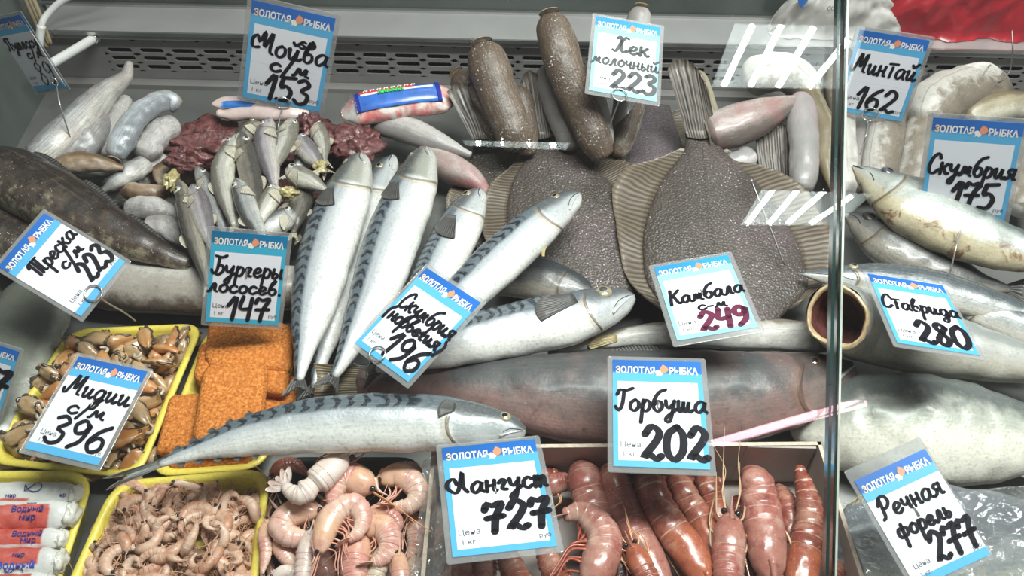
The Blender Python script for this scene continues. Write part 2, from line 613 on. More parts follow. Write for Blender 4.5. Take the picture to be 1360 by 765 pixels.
MK = dict(
    mackerel=fishmat('mackerel_skin', (0.115, 0.145, 0.165), (0.42, 0.445, 0.47), (0.84, 0.83, 0.78), lo=(0.20, 0.62), hi=(0.60, 0.72), rough=0.30, metal=0.08, mott=0.10, mdark=0.05, streak=0.14,
                     gill=0.215, head=((0.42, 0.45, 0.46), 0.205, 0.85), stripes=(24, 0.9, 0.66, (0.014, 0.020, 0.028), 0.24), stain=((0.30, 0.16, 0.05), 0.66), coat=0.5),
    mackerel_olive=fishmat('olive_headed_mackerel_skin', (0.115, 0.145, 0.165), (0.42, 0.445, 0.47), (0.84, 0.83, 0.78), lo=(0.20, 0.62), hi=(0.60, 0.72), rough=0.30, metal=0.08, mott=0.10, mdark=0.05, streak=0.14,
                     gill=0.215, head=((0.30, 0.305, 0.25), 0.205, 0.9), stripes=(24, 0.9, 0.66, (0.014, 0.020, 0.028), 0.24), stain=((0.30, 0.16, 0.05), 0.66), coat=0.5),
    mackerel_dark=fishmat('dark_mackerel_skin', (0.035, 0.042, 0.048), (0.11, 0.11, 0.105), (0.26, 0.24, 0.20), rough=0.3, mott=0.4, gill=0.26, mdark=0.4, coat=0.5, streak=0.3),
    mackerel_pale=fishmat('pale_mackerel_skin', (0.12, 0.15, 0.15), (0.46, 0.49, 0.46), (0.58, 0.50, 0.33), lo=(0.14, 0.40), hi=(0.58, 0.80), rough=0.26, metal=0.1, mott=0.30, mdark=0.12, streak=0.2, head=((0.36, 0.37, 0.33), 0.22, 0.5),
                          gill=0.24, stain=((0.22, 0.10, 0.03), 0.54), coat=0.5),
    horse=fishmat('horse_mackerel_skin', (0.07, 0.085, 0.095), (0.36, 0.38, 0.37), (0.60, 0.57, 0.50), lo=(0.15, 0.4), hi=(0.48, 0.66), rough=0.27, metal=0.1, mott=0.3, mdark=0.3, gill=0.2, coat=0.5, streak=0.25),
    headless=fishmat('pale_headless_skin', (0.26, 0.28, 0.27), (0.46, 0.46, 0.43), (0.52, 0.49, 0.41), rough=0.35, mott=0.35, mdark=0.2, stain=((0.40, 0.27, 0.10), 0.58), coat=0.4, streak=0.15),
    salmon=fishmat('pink_salmon_skin', (0.060, 0.066, 0.068), (0.19, 0.130, 0.118), (0.36, 0.21, 0.185), lo=(0.12, 0.38), hi=(0.42, 0.66), rough=0.50, mott=0.5, ms=70, mdark=0.6, gill=0.15, coat=0.15, head=((0.22, 0.17, 0.15), 0.14, 0.7), streak=0.16, pink=((0.25, 0.12, 0.10), 0.35), speck=0.2),
    silver=fishmat('silver_salmon_skin', (0.12, 0.135, 0.13), (0.46, 0.47, 0.41), (0.80, 0.77, 0.67), lo=(0.40, 0.58), hi=(0.62, 0.84), rough=0.36, mott=0.45, streak=0.10, mdark=0.15, metal=0.05, coat=0.4),
    cod=fishmat('cod_skin', (0.024, 0.017, 0.015), (0.085, 0.062, 0.047), (0.26, 0.23, 0.16), lo=(0.02, 0.30), hi=(0.30, 0.85), rough=0.36, mott=2.2, ms=95, mdark=0.9, coat=0.35, speck=0.9, streak=0.25),
    cod_pale=fishmat('pale_cod_skin', (0.09, 0.065, 0.055), (0.34, 0.31, 0.27), (0.48, 0.46, 0.42), lo=(0.1, 0.4), hi=(0.62, 0.9), rough=0.36, mott=0.7, mdark=0.35, coat=0.4, speck=0.4, streak=0.12),
    bagged=fishmat('grey_green_skin', (0.16, 0.17, 0.14), (0.30, 0.31, 0.26), (0.37, 0.37, 0.31), rough=0.3, mott=0.4, ms=40, mdark=0.25, coat=0.5, speck=0.2, streak=0.1),
    trout=fishmat('trout_skin', (0.12, 0.13, 0.15), (0.36, 0.37, 0.37), (0.66, 0.63, 0.52), lo=(0.22, 0.42), hi=(0.5, 0.72), rough=0.33, mott=0.4, mdark=0.2, coat=0.4, streak=0.12),
    hake=fishmat('hake_skin', (0.100, 0.068, 0.046), (0.20, 0.145, 0.104), (0.40, 0.37, 0.34), lo=(0.06, 0.26), hi=(0.50, 0.78), rough=0.42, mott=0.9, ms=80, mdark=0.6, speck=1.5, coat=0.08, scales=0.5, streak=0.55, lateral=0.55),
    hake_belly=fishmat('hake_belly_skin', (0.24, 0.22, 0.21), (0.38, 0.36, 0.345), (0.46, 0.44, 0.42), rough=0.4, mott=0.4, mdark=0.15, speck=0.8, coat=0.25, streak=0.15, lateral=0.3),
    hake_pink=fishmat('hake_pink_skin', (0.14, 0.115, 0.10), (0.32, 0.25, 0.23), (0.46, 0.40, 0.37), lo=(0.15, 0.4), hi=(0.6, 0.85), rough=0.35, mott=0.4, mdark=0.2, pink=((0.35, 0.12, 0.12), 0.7), speck=0.5, streak=0.18),
    pollock=fishmat('pollock_skin', (0.17, 0.14, 0.105), (0.46, 0.44, 0.40), (0.66, 0.65, 0.61), lo=(0.1, 0.35), hi=(0.66, 0.92), rough=0.42, mott=0.8, ms=85, mdark=0.35, speck=0.5, coat=0.25, streak=0.15, lateral=0.4),
    pollock_lilac=fishmat('pollock_lilac_skin', (0.26, 0.25, 0.24), (0.52, 0.48, 0.49), (0.66, 0.62, 0.62), rough=0.4, mott=0.4, mdark=0.15, speck=0.4, coat=0.25, pink=((0.42, 0.30, 0.32), 0.5), streak=0.12),
    pollock_tan=fishmat('pollock_tan_skin', (0.17, 0.135, 0.08), (0.33, 0.29, 0.20), (0.50, 0.47, 0.38), rough=0.4, mott=0.4, mdark=0.25, coat=0.3, streak=0.2),
    whiting=fishmat('whiting_skin', (0.25, 0.25, 0.25), (0.50, 0.50, 0.50), (0.60, 0.57, 0.52), rough=0.32, metal=0.1, mott=0.8, ms=85, mdark=0.5, coat=0.4, speck=0.5, pink=((0.36, 0.27, 0.22), 0.5), streak=0.6, lateral=0.5),
    whiting_blue=fishmat('whiting_blue_skin', (0.27, 0.29, 0.31), (0.49, 0.52, 0.55), (0.48, 0.42, 0.33), lo=(0.1, 0.32), rough=0.28, metal=0.15, mott=0.4, mdark=0.35, coat=0.5, streak=0.5, lateral=0.4),
    whiting_ice=fishmat('whiting_frosted_skin', (0.28, 0.26, 0.25), (0.42, 0.40, 0.385), (0.50, 0.48, 0.46), rough=0.6, mott=1.0, ms=140, mdark=0.6, speck=1.8, coat=0.1, streak=0.4),
    whiting_brown=fishmat('whiting_brown_skin', (0.13, 0.085, 0.045), (0.30, 0.21, 0.13), (0.42, 0.33, 0.25), rough=0.3, mott=0.5, mdark=0.3, coat=0.5, pink=((0.30, 0.12, 0.09), 0.5)),
    capelin=fishmat('capelin_skin', (0.07, 0.072, 0.068), (0.40, 0.405, 0.40), (0.62, 0.61, 0.56), lo=(0.1, 0.3), hi=(0.52, 0.75), rough=0.26, metal=0.2, mott=0.4, ms=110, mdark=0.55, coat=0.6, gill=0.2, streak=0.45),
    capelin_pale=fishmat('capelin_pale_skin', (0.17, 0.155, 0.12), (0.49, 0.475, 0.425), (0.60, 0.575, 0.48), rough=0.28, metal=0.1, mott=0.4, ms=110, mdark=0.55, coat=0.55, gill=0.2, streak=0.45),
    capelin_lilac=fishmat('capelin_lilac_skin', (0.17, 0.15, 0.16), (0.45, 0.41, 0.43), (0.60, 0.56, 0.50), rough=0.24, metal=0.25, mott=0.3, ms=110, mdark=0.45, coat=0.6, gill=0.2, streak=0.45),
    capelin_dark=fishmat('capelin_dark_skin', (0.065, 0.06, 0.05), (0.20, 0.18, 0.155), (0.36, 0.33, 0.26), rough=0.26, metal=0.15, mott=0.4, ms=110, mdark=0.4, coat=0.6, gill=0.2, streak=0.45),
    flounder=fishmat('flounder_skin', (0.078, 0.064, 0.053), (0.094, 0.079, 0.067), (0.066, 0.053, 0.043), rough=0.45, mott=0.5, ms=45, mdark=0.5, speck=1.35, scales=1.8, coat=0.2, pink=((0.145, 0.105, 0.11), 0.6), streak=0.15, lateral=0.35),
    flounder_lilac=fishmat('flounder_lilac_skin', (0.12, 0.095, 0.105), (0.15, 0.12, 0.13), (0.10, 0.085, 0.085), rough=0.45, mott=0.5, ms=45, mdark=0.3, speck=0.6, scales=1.3, coat=0.2),
)
FM = dict(
    grey=finmat('grey_fin', (0.10, 0.10, 0.095), (0.30, 0.30, 0.28), 12),
    dark=finmat('dark_fin', (0.030, 0.028, 0.026), (0.11, 0.105, 0.10), 14),
    yellow=finmat('yellowish_fin', (0.26, 0.19, 0.07), (0.52, 0.43, 0.22), 9),
    brown=finmat('brown_tail_fin', (0.055, 0.040, 0.022), (0.20, 0.155, 0.09), 14),
    fringe=finmat('flounder_fin', (0.070, 0.054, 0.040), (0.150, 0.120, 0.085), 44),
    fan=finmat('flounder_tail_fin', (0.062, 0.052, 0.044), (0.165, 0.145, 0.122), 13),
    pale=finmat('pale_fin', (0.34, 0.30, 0.22), (0.58, 0.54, 0.44), 8),
)
FLESH = plain('raw_cut_flesh', (0.50, 0.42, 0.33), 0.4, var=0.35, scale=160, bs=0.5, coat=0.3)
FLESH_RED = plain('dark_red_cavity', (0.10, 0.035, 0.030), 0.3, var=0.5, scale=120, bs=0.5, coat=0.5)
FLESH_TAN = plain('tan_cut_rim', (0.50, 0.37, 0.21), 0.4, var=0.3, scale=170, bs=0.5, coat=0.3)
GUTS = plain('yellowish_innards', (0.40, 0.34, 0.16), 0.3, var=0.4, scale=180, bs=0.5, coat=0.5)
IRIS = plain('eye_iris', (0.42, 0.37, 0.24), 0.15, 0.3, var=0.3, scale=300, coat=0.8)
IRIS_W = plain('eye_pale_iris', (0.62, 0.60, 0.52), 0.15, 0.3, var=0.2, scale=300, coat=0.8)
PUPIL = plain('eye_pupil', (0.012, 0.012, 0.014), 0.08, coat=1.0)
PUPIL_G = plain('cloudy_pupil', (0.06, 0.065, 0.07), 0.08, coat=1.0)
MOUTHM = plain('mouth_line', (0.035, 0.028, 0.026), 0.4)
JAWM = plain('pale_jaw', (0.55, 0.56, 0.56), 0.25, 0.15, var=0.15, coat=0.5)


def m_meat():
    m = Mat('dark_red_meat')
    n = m.noise(90, 6, 0.65, dist=0.8)
    c = m.ramp(n, [(0.28, (0.035, 0.010, 0.010)), (0.48, (0.12, 0.036, 0.034)), (0.64, (0.22, 0.085, 0.08)), (0.80, (0.42, 0.26, 0.24))])
    return m.out(c, 0.35, bump=n, bs=0.9, bd=0.003, coat=0.4)


def m_bread():
    m = Mat('orange_breadcrumb')
    n = m.noise(420, 3, 0.6)
    n2 = m.noise(45, 3)
    c = m.ramp(n, [(0.3, (0.34, 0.085, 0.010)), (0.5, (0.60, 0.185, 0.024)), (0.72, (0.82, 0.36, 0.09))])
    c = m.mix(m.sm(n2, 0.5, 0.7, 0, 0.45), c, (0.50, 0.16, 0.02))
    return m.out(c, 0.75, bump=n, bs=0.9, bd=0.0016)


def m_prawn(name, lo, mid, hi, seg=7, pale=(0.72, 0.55, 0.45), u0=0.36, coat=0.32, rough=0.30, lines=0.75, mscale=70, headc=None):
    m = Mat(name)
    u, d = m.uv()
    n = m.noise(mscale, 5, 0.6)
    r = m.rnd()
    c = m.ramp(m.math('ADD', n, m.math('MULTIPLY', m.math('SUBTRACT', r, 0.5), 0.34)), [(0.30, lo), (0.5, mid), (0.72, hi)])
    c = m.mix(m.sm(d, 0.45, 0.12, 0, 0.6), c, pale)
    if headc:
        c = m.mix(m.math('MULTIPLY', m.sm(u, u0 + 0.04, u0 - 0.05), m.sm(n, 0.35, 0.6, 0.35, 0.95)), c, headc)
    k = m.math('FRACT', m.math('MULTIPLY', m.math('SUBTRACT', u, u0), seg / (0.96 - u0)))
    ln = m.math('MULTIPLY', m.sm(k, 0.14, 0.02), m.math('GREATER_THAN', u, u0 - 0.01))
    c = m.mix(m.math('MULTIPLY', ln, m.math('MULTIPLY', lines, m.sm(n, 0.3, 0.55))), c, tuple(min(1, x * 1.15) for x in pale))
    pt = m.sm(m.noise(mscale * 0.55, 4, 0.6, dist=0.8), 0.50, 0.68)
    c = m.mix(m.math('MULTIPLY', pt, 0.40), c, pale)
    sp = m.sm(m.noise(600, 2), 0.60, 0.72)
    c = m.mix(m.math('MULTIPLY', sp, 0.45), c, pale)
    dk = m.sm(m.noise(mscale * 2.5, 5, 0.7), 0.52, 0.72)
    c = m.mix(m.math('MULTIPLY', dk, 0.45), c, tuple(x * 0.5 for x in lo))
    return m.out(c, rough, bump=m.math('SUBTRACT', n, ln), bs=0.6, bd=0.0011, coat=coat, sss=0.08)


PR = dict(
    small=m_prawn('small_shrimp_shell', (0.46, 0.23, 0.145), (0.60, 0.35, 0.24), (0.70, 0.49, 0.37), pale=(0.70, 0.53, 0.41), lines=0.4, coat=0.12, rough=0.45, mscale=140),
    pink=m_prawn('pink_shrimp_shell', (0.56, 0.24, 0.20), (0.70, 0.37, 0.31), (0.76, 0.52, 0.42), pale=(0.78, 0.60, 0.48), lines=0.45, headc=(0.70, 0.42, 0.26)),
    white=m_prawn('pale_shrimp_shell', (0.62, 0.45, 0.40), (0.70, 0.56, 0.50), (0.76, 0.66, 0.60), pale=(0.74, 0.66, 0.60), lines=0.3),
    grey=m_prawn('greyish_shrimp_shell', (0.42, 0.33, 0.25), (0.52, 0.42, 0.33), (0.62, 0.50, 0.40), pale=(0.62, 0.52, 0.42), lines=0.3),
    red=m_prawn('red_langoustine_shell', (0.20, 0.042, 0.030), (0.32, 0.085, 0.060), (0.46, 0.19, 0.14), pale=(0.62, 0.38, 0.28), lines=0.7),
    orange=m_prawn('orange_langoustine_shell', (0.22, 0.050, 0.034), (0.35, 0.105, 0.072), (0.48, 0.22, 0.16), pale=(0.60, 0.38, 0.28), lines=0.9, headc=(0.42, 0.12, 0.06)),
    pinkred=m_prawn('pinkish_langoustine_shell', (0.25, 0.065, 0.052), (0.38, 0.125, 0.10), (0.52, 0.26, 0.21), pale=(0.62, 0.42, 0.34), lines=0.7, headc=(0.40, 0.18, 0.14)),
)
LEGS = dict(
    small=plain('small_shrimp_leg', (0.60, 0.33, 0.20), 0.4),
    pink=plain('pink_shrimp_leg', (0.64, 0.30, 0.22), 0.35, coat=0.4),
    orange=plain('orange_shrimp_leg', (0.70, 0.34, 0.16), 0.35, coat=0.4),
    red=plain('red_feeler', (0.40, 0.09, 0.055), 0.35, coat=0.4),
    tan=plain('tan_leg', (0.52, 0.33, 0.20), 0.35, coat=0.4),
)


def m_mussel():
    m = Mat('mussel_meat')
    n = m.noise(110, 4, 0.6)
    r = m.rnd()
    c1 = m.ramp(r, [(0.0, (0.34, 0.22, 0.105)), (0.30, (0.50, 0.33, 0.165)), (0.58, (0.46, 0.22, 0.07)), (0.82, (0.56, 0.19, 0.035)), (1.0, (0.28, 0.18, 0.10))])
    c = m.mix(m.sm(n, 0.42, 0.75, 0, 0.8), c1, (0.54, 0.41, 0.26))
    c = m.mix(m.sm(n, 0.62, 0.8, 0, 0.5), c, (0.16, 0.10, 0.05))
    return m.out(c, 0.3, bump=n, bs=0.5, bd=0.0012, coat=0.5, sss=0.05)


MUSSEL = m_mussel()
MANTLE = plain('mussel_dark_mantle', (0.060, 0.042, 0.028), 0.35, var=0.6, scale=200, coat=0.5)
YELLOW = plain('yellow_foam', (0.78, 0.64, 0.105), 0.45, var=0.10, scale=420, bs=0.15, coat=0.1)
BREAD = m_bread()
MEAT = m_meat()
STEEL = plain('brushed_steel', (0.42, 0.415, 0.41), 0.40, 0.45, var=0.08, scale=14)
STEEL_D = plain('dull_steel', (0.30, 0.29, 0.28), 0.45, 0.35, var=0.12, scale=16)
STEEL_L = plain('bright_steel', (0.52, 0.52, 0.51), 0.25, 0.85, var=0.06, scale=16)
SIDEWALL = plain('grey_green_panel', (0.115, 0.135, 0.125), 0.35, 0.2, var=0.12, scale=18)
DARK = plain('dark_duct', (0.012, 0.012, 0.012), 0.7)
DECKM = plain('steel_deck', (0.22, 0.22, 0.21), 0.4, 0.55, var=0.12, scale=12)
WIRE = plain('steel_wire', (0.55, 0.54, 0.52), 0.25, 0.8, var=0.05)
WIRE_D = plain('dark_wire', (0.18, 0.17, 0.16), 0.3, 0.7, var=0.05)
GLASS = clear('clear_glass', (0.975, 0.988, 0.980), 0.042, 0.005, 0.06)
GLASS_EDGE = plain('green_glass_edge', (0.012, 0.032, 0.028), 0.12, var=0.4, scale=30, coat=0.8)
GLASS_EDGE_L = plain('pale_glass_chamfer', (0.42, 0.47, 0.40), 0.2, var=0.3, scale=40, coat=0.6)
FILM = clear('clear_film', (0.96, 0.96, 0.96), 0.06, 0.08, 0.4, crinkle=0.9, milk=0.05)
BAGFILM = clear('clear_bag', (0.95, 0.96, 0.96), 0.03, 0.10, 0.35, crinkle=1.0, milk=0.035)
SLEEVE = clear('laminate_sleeve', (0.90, 0.91, 0.92), 0.05, 0.12, 0.25, milk=0.24, mcol=(0.55, 0.55, 0.55))
CARDB = plain('grey_cardboard', (0.46, 0.40, 0.37), 0.7, var=0.08, scale=30)
CARDB_E = plain('torn_cardboard_edge', (0.60, 0.50, 0.40), 0.8, var=0.2, scale=300)
WOOD = plain('weathered_wood', (0.40, 0.32, 0.20), 0.6, var=0.35, scale=40)
PLASTIC_W = plain('white_plastic', (0.66, 0.66, 0.64), 0.3, var=0.04)
INK = plain('black_marker', (0.012, 0.011, 0.016), 0.55, var=0.05, bs=0.0, spec=0.15)
INK_G = plain('glare_greyed_marker', (0.085, 0.095, 0.10), 0.4, var=0.05, bs=0.0)  # black marker; the glare on its strokes is put into this grey
INK_P = plain('pink_glare_marker', (0.13, 0.02, 0.055), 0.4, var=0.05, bs=0.0)  # dark ink with a pinkish glare painted into its colour
PRINT = plain('small_grey_print', (0.10, 0.10, 0.11), 0.5, bs=0.0)
def m_letters():
    m = Mat('shop_letter_print')
    u, v = m.uv()
    c = m.mix(m.math('MAXIMUM', m.sm(u, 0.16, 0.06), m.sm(u, 0.90, 1.0)), (0.84, 0.82, 0.80), (0.80, 0.58, 0.40))
    return m.out(c, 0.4)


LETTERS = m_letters()
LETTER = plain('white_lettering', (0.84, 0.82, 0.80), 0.4, var=0.03, bs=0.0)
LETTER_Y = plain('cream_lettering', (0.80, 0.62, 0.42), 0.4, var=0.05, bs=0.0)
ORANGE = plain('orange_print', (0.80, 0.30, 0.16), 0.4, var=0.05, bs=0.0)


def m_card(name, framed, dark=(0.014, 0.12, 0.42), light=(0.10, 0.42, 0.72), paper=(0.80, 0.81, 0.87)):
    m = Mat(name)
    u, v = m.uv()                       # u across, v down
    c = paper
    c = m.mix(m.math('MULTIPLY', m.sm(m.math('ABSOLUTE', m.math('SUBTRACT', v, 0.60)), 0.004, 0.002), 0.25), c, (0.35, 0.36, 0.40))
    bx = m.math('MULTIPLY', m.math('GREATER_THAN', u, 0.36), m.math('GREATER_THAN', v, 0.66))
    bx2 = m.math('MULTIPLY', m.math('GREATER_THAN', u, 0.366), m.math('GREATER_THAN', v, 0.664))
    c = m.mix(m.math('MULTIPLY', m.math('SUBTRACT', bx, bx2), 0.3), c, (0.35, 0.36, 0.40))
    if framed:
        e = m.math('MAXIMUM', m.math('GREATER_THAN', m.math('ABSOLUTE', m.math('SUBTRACT', u, 0.5)), 0.445), m.math('GREATER_THAN', v, 0.945))
    else:
        e = m.math('GREATER_THAN', v, 0.925)
    c = m.mix(e, c, light)
    hd = m.math('LESS_THAN', v, 0.215)
    hc = m.mix(m.sm(v, 0.115, 0.14), m.mix(m.sm(u, 0.1, 1.0), dark, tuple(x * 1.25 for x in dark)), light)
    c = m.mix(hd, c, hc)
    return m.out(c, 0.35, coat=0.25, crough=0.08)


CARD_F = m_card('framed_price_card', True)
CARD_B = m_card('banded_price_card', False)
CARD_T = m_card('teal_price_card', True, dark=(0.006, 0.15, 0.30), light=(0.05, 0.42, 0.62))
CARD_C = m_card('cyan_price_card', True, dark=(0.03, 0.26, 0.60), light=(0.30, 0.68, 0.80), paper=(0.88, 0.90, 0.90))
# ------------------------------------------------------------------ builders

PROFILES = dict(
    mackerel=[(0, .17), (.025, .40), (.08, .62), (.15, .81), (.25, .95), (.38, 1), (.5, .98), (.65, .86), (.8, .60), (.9, .34), (1, .14)],
    pointed=[(0, .05), (.05, .24), (.12, .50), (.20, .74), (.30, .94), (.42, 1), (.6, .88), (.8, .58), (.92, .30), (1, .14)],
    salmon=[(0, .16), (.04, .42), (.10, .66), (.18, .84), (.3, .97), (.45, 1), (.6, .90), (.75, .66), (.88, .40), (1, .30)],
    capelin=[(0, .22), (.06, .58), (.15, .82), (.3, 1), (.5, .98), (.7, .75), (.87, .42), (1, .22)],
    headless=[(0, .86), (.05, .95), (.15, 1), (.4, .96), (.6, .80), (.8, .52), (.93, .30), (1, .22)],
    trunk=[(0, .58), (.04, .80), (.12, .97), (.4, 1), (.75, .95), (.93, .84), (1, .62)],
    flat=[(0, 1), (1, 1)],
)


def pxspine(spec, h=None):
    """list of (px, py[, h]) -> points in place, following the picture's own rays to height h"""
    out = []
    for s in spec:
        out.append(P(s[0], s[1], s[2] if len(s) > 2 else h))
    return np.array(out)


def m_per_px(p):
    return depth_of(p) / FPX


def fan(root, tip, nu=18, nv=7, thick=0.0007, ripple=0.0, rip_n=9, nrmv=None):
    a, b = resample(root, nu), resample(tip, nu)
    k = np.linspace(0, 1, nv)[None, :, None]
    G = a[:, None, :] * (1 - k) + b[:, None, :] * k
    if ripple:
        nv_ = NTILT if nrmv is None else nrmv
        ph = np.sin(np.linspace(0, rip_n * 2 * math.pi, nu))[:, None, None] * ripple
        G = G + ph * k * nv_[None, None, :]
    return grid_solid(G, thick)


def add_eye(th, L, u, phi, r, iris=IRIS, pupil=PUPIL, white_ring=False):
    p, n, T = L.at(u, phi, -r * 0.25)
    v1, f1, uv1 = sphere(p, r, n, 0.55)
    v2, f2, uv2 = sphere(p + n * r * 0.30, r * 0.58, n, 0.5)
    k = th.add('eye', v1, f1, iris, uv1)
    th.add('pupil', v2, f2, pupil, uv2, parent=k)


def fish(name, label, cat, spec, hw, mat, h=0.03, profile='mackerel', dors=180, tk=0.68, tail=None, tailmat='grey', tail_len=None, tail_w=None,
         eye=None, mouth=True, pect=None, pectmat='grey', dfin=None, dfinmat='dark', cut=None, cavity=False, group=None, jitter=0.045, jfreq=70, n=72, seg=30, N=NTILT,
         iris=IRIS, pupil=PUPIL, power=1.0, jaw=False, finlets=False, ventral=None, u0=0.0):
    pts = pxspine(spec, h)
    mid = pts[len(pts) // 2]
    w = hw * m_per_px(mid)
    pr = PROFILES[profile]
    L = Loft(pts, lambda u: w * prof(u0 + u * (1 - u0), pr), lambda u: w * tk * prof(u0 + u * (1 - u0), pr) ** 0.9, N=N, n=n, seg=seg, dors=dors, jitter=jitter * w, jfreq=jfreq, power=power)
    th = Thing(name, label, cat, group)
    v, f, uv = L.mesh(cap0=not cavity, cap1=True)
    th.add('body', v, f, MK[mat], uv)
    up, dr = math.pi / 2, math.radians(dors)
    dphi = lambda k: up + (dr - up) * k           # k=1 back edge, k=-1 belly edge, k=0 facing up
    if cut is not None:
        q = np.linspace(0, 2 * math.pi, 28, endpoint=False)
        c0, T0 = L.c[0], L.T[0]
        vv = [c0 + L.T[0] * w * 0.10]
        for rr, dd in ((0.45, 0.03), (0.93, -0.03), (1.0, 0.02)):
            for a in q:
                vv.append(c0 + T0 * w * dd + L.B[0] * L.w[0] * rr * math.cos(a) + L.N[0] * L.t[0] * rr * math.sin(a))
        ff = [(0, 1 + (j + 1) % 28, 1 + j) for j in range(28)]
        for r_ in range(2):
            for j in range(28):
                a, b = 1 + r_ * 28 + j, 1 + r_ * 28 + (j + 1) % 28
                ff.append((a, b, b + 28, a + 28))
        vv = np.array(vv) - T0 * w * 0.30 * 0.9
        th.add('cut_end', vv, ff, cut)
    if cavity:
        q = np.linspace(0, 2 * math.pi, 32, endpoint=False)
        rows, ff = [], []
        for rr, ins in ((1.03, 0.0), (0.97, -0.07), (0.92, -0.05), (0.86, 0.12), (0.66, 0.7), (0.5, 1.4), (0.02, 1.9)):
            x = min(L.n - 2, max(0, ins * w / max(1e-9, np.linalg.norm(L.c[1] - L.c[0]))))
            i = int(x)
            for a in q:
                rows.append(L.c[i] + L.T[0] * (w * ins if ins < 0 else 0) + L.B[i] * L.w[0] * rr * math.cos(a) + L.N[i] * L.t[0] * rr * math.sin(a))
        for r_ in range(6):
            for j in range(32):
                a, b = r_ * 32 + j, r_ * 32 + (j + 1) % 32
                ff.append((a, b, b + 32, a + 32))
        rows = np.array([p + nrm(p - L.c[0]) * w * 0.09 * mnoise.fractal(Vector(p * 30), 0.6, 2, 3) for p in rows])
        th.add('cut_rim', rows[:128], [t for t in ff[:96]], FLESH_TAN)
        ff2 = [tuple(i - 96 for i in t) for t in ff[96:]]
        th.add('belly_cavity', rows[96:], ff2, FLESH_RED)
    if tail:
        tl = (tail_len or 1.1 * hw) * m_per_px(pts[-1])
        tw = (tail_w or 0.9 * hw) * m_per_px(pts[-1])
        e, T, B, N_ = L.c[-1], L.T[-1], L.B[-1], L.N[-1]
        s = np.linspace(-1, 1, 15)
        r0 = [e - T * L.w[-1] * 1.2 + B * L.w[-1] * 0.9 * k for k in s]
        if tail == 'fork':
            r1 = [e + T * tl * (0.42 + 0.58 * abs(k) ** 1.3) + B * tw * k + N_ * 0.12 * tl * math.sin(3 * k) for k in s]
        else:
            r1 = [e + T * tl * (0.92 + 0.08 * k * k) + B * tw * k + N_ * 0.06 * tl * math.sin(4 * k) for k in s]
        _addm(th, 'tail_fin', fan(r0, r1, 22, 8, 0.0009, 0.0006, 7, N_), FM[tailmat])
    if eye:
        ue, ke, re = eye
        add_eye(th, L, ue, dphi(ke), re * m_per_px(pts[0]), iris, pupil)
    if mouth and eye:
        ln = [L.at(u, dphi(k), 0.0001)[0] for u, k in ((0.004, 0.0), (eye[0] * 0.35, -0.02), (eye[0] * 0.7, -0.10), (eye[0] * 0.95, -0.26))]
        _addm(th, 'mouth', tube(ln, w * 0.022, 16, 8, w * 0.014), MOUTHM)
    if jaw and eye:
        a = [L.at(u, dphi(k), 0.0)[0] for u, k in ((0.0, 0.05), (eye[0] * 0.35, -0.16), (eye[0] * 0.75, -0.30), (eye[0] * 1.05, -0.42))]
        _addm(th, 'jaw', tube(a, w * 0.025, 18, 10, w * 0.05), JAWM)
    if pect:
        up_, kp, ln_, wd = pect
        ds = 1.0 / np.linalg.norm(np.diff(L.c, axis=0), axis=1).sum()
        pl = ln_ * m_per_px(pts[0])
        pw = wd * m_per_px(pts[0])
        root, tip = [], []
        for q in np.linspace(-1, 1, 7):
            dk = q * pw / (w * 1.5)
            root.append(L.at(up_, dphi(kp + dk * 0.5), 0.0006)[0])
            uu = up_ + pl * ds * (1 - 0.22 * (q + 0.4) ** 2)
            tip.append(L.at(uu, dphi(kp + dk * 1.1 - 0.06), 0.0016)[0])
        _addm(th, 'pectoral_fin', fan(root, tip, 12, 6, 0.0006), FM[pectmat])
    for (ua, ub, ln_) in (dfin or []):
        hgt = ln_ * m_per_px(mid)
        root, tip = [], []
        for q in np.linspace(0, 1, 9):
            u = ua + (ub - ua) * q
            p, nn, T = L.at(u, dr, -0.0006)
            root.append(p)
            tip.append(p + nn * hgt * math.sin(math.pi * min(1, 0.12 + q * 0.85)) ** 0.6 * (1 - 0.55 * q) + T * hgt * 0.5)
        _addm(th, 'dorsal_fin', fan(root, tip, 14, 5, 0.0007), FM[dfinmat])
    for (ua, ub, ln_) in (ventral or []):
        hgt = ln_ * m_per_px(mid)
        root, tip = [], []
        for q in np.linspace(0, 1, 7):
            u = ua + (ub - ua) * q
            p, nn, T = L.at(u, dphi(-0.92), -0.0006)
            root.append(p)
            tip.append(p + nn * hgt * (0.35 + 0.2 * math.sin(q * 3.1)) + T * hgt * (1 - q * 0.6))
        _addm(th, 'ventral_fin', fan(root, tip, 10, 5, 0.0007), FM[pectmat])
    if finlets:
        for k in (1, -1):
            for u in (0.74, 0.79, 0.84, 0.89, 0.935):
                hgt = w * 0.14
                root, tip = [], []
                for q in np.linspace(0, 1, 4):
                    p, nn, T = L.at(u + 0.016 * q, dphi(k), -0.0003)
                    root.append(p)
                    tip.append(p + nn * hgt * (1 - 0.7 * q) + T * hgt * 0.9)
                _addm(th, 'finlet', fan(root, tip, 5, 3, 0.0005), FM['dark'])
    th.L = L
    return th


def _addm(th, name, m, mat, parent=None, label=None, smooth=True):
    return th.add(name, m[0], m[1], mat, m[2] if len(m) > 2 else None, parent, smooth, label)


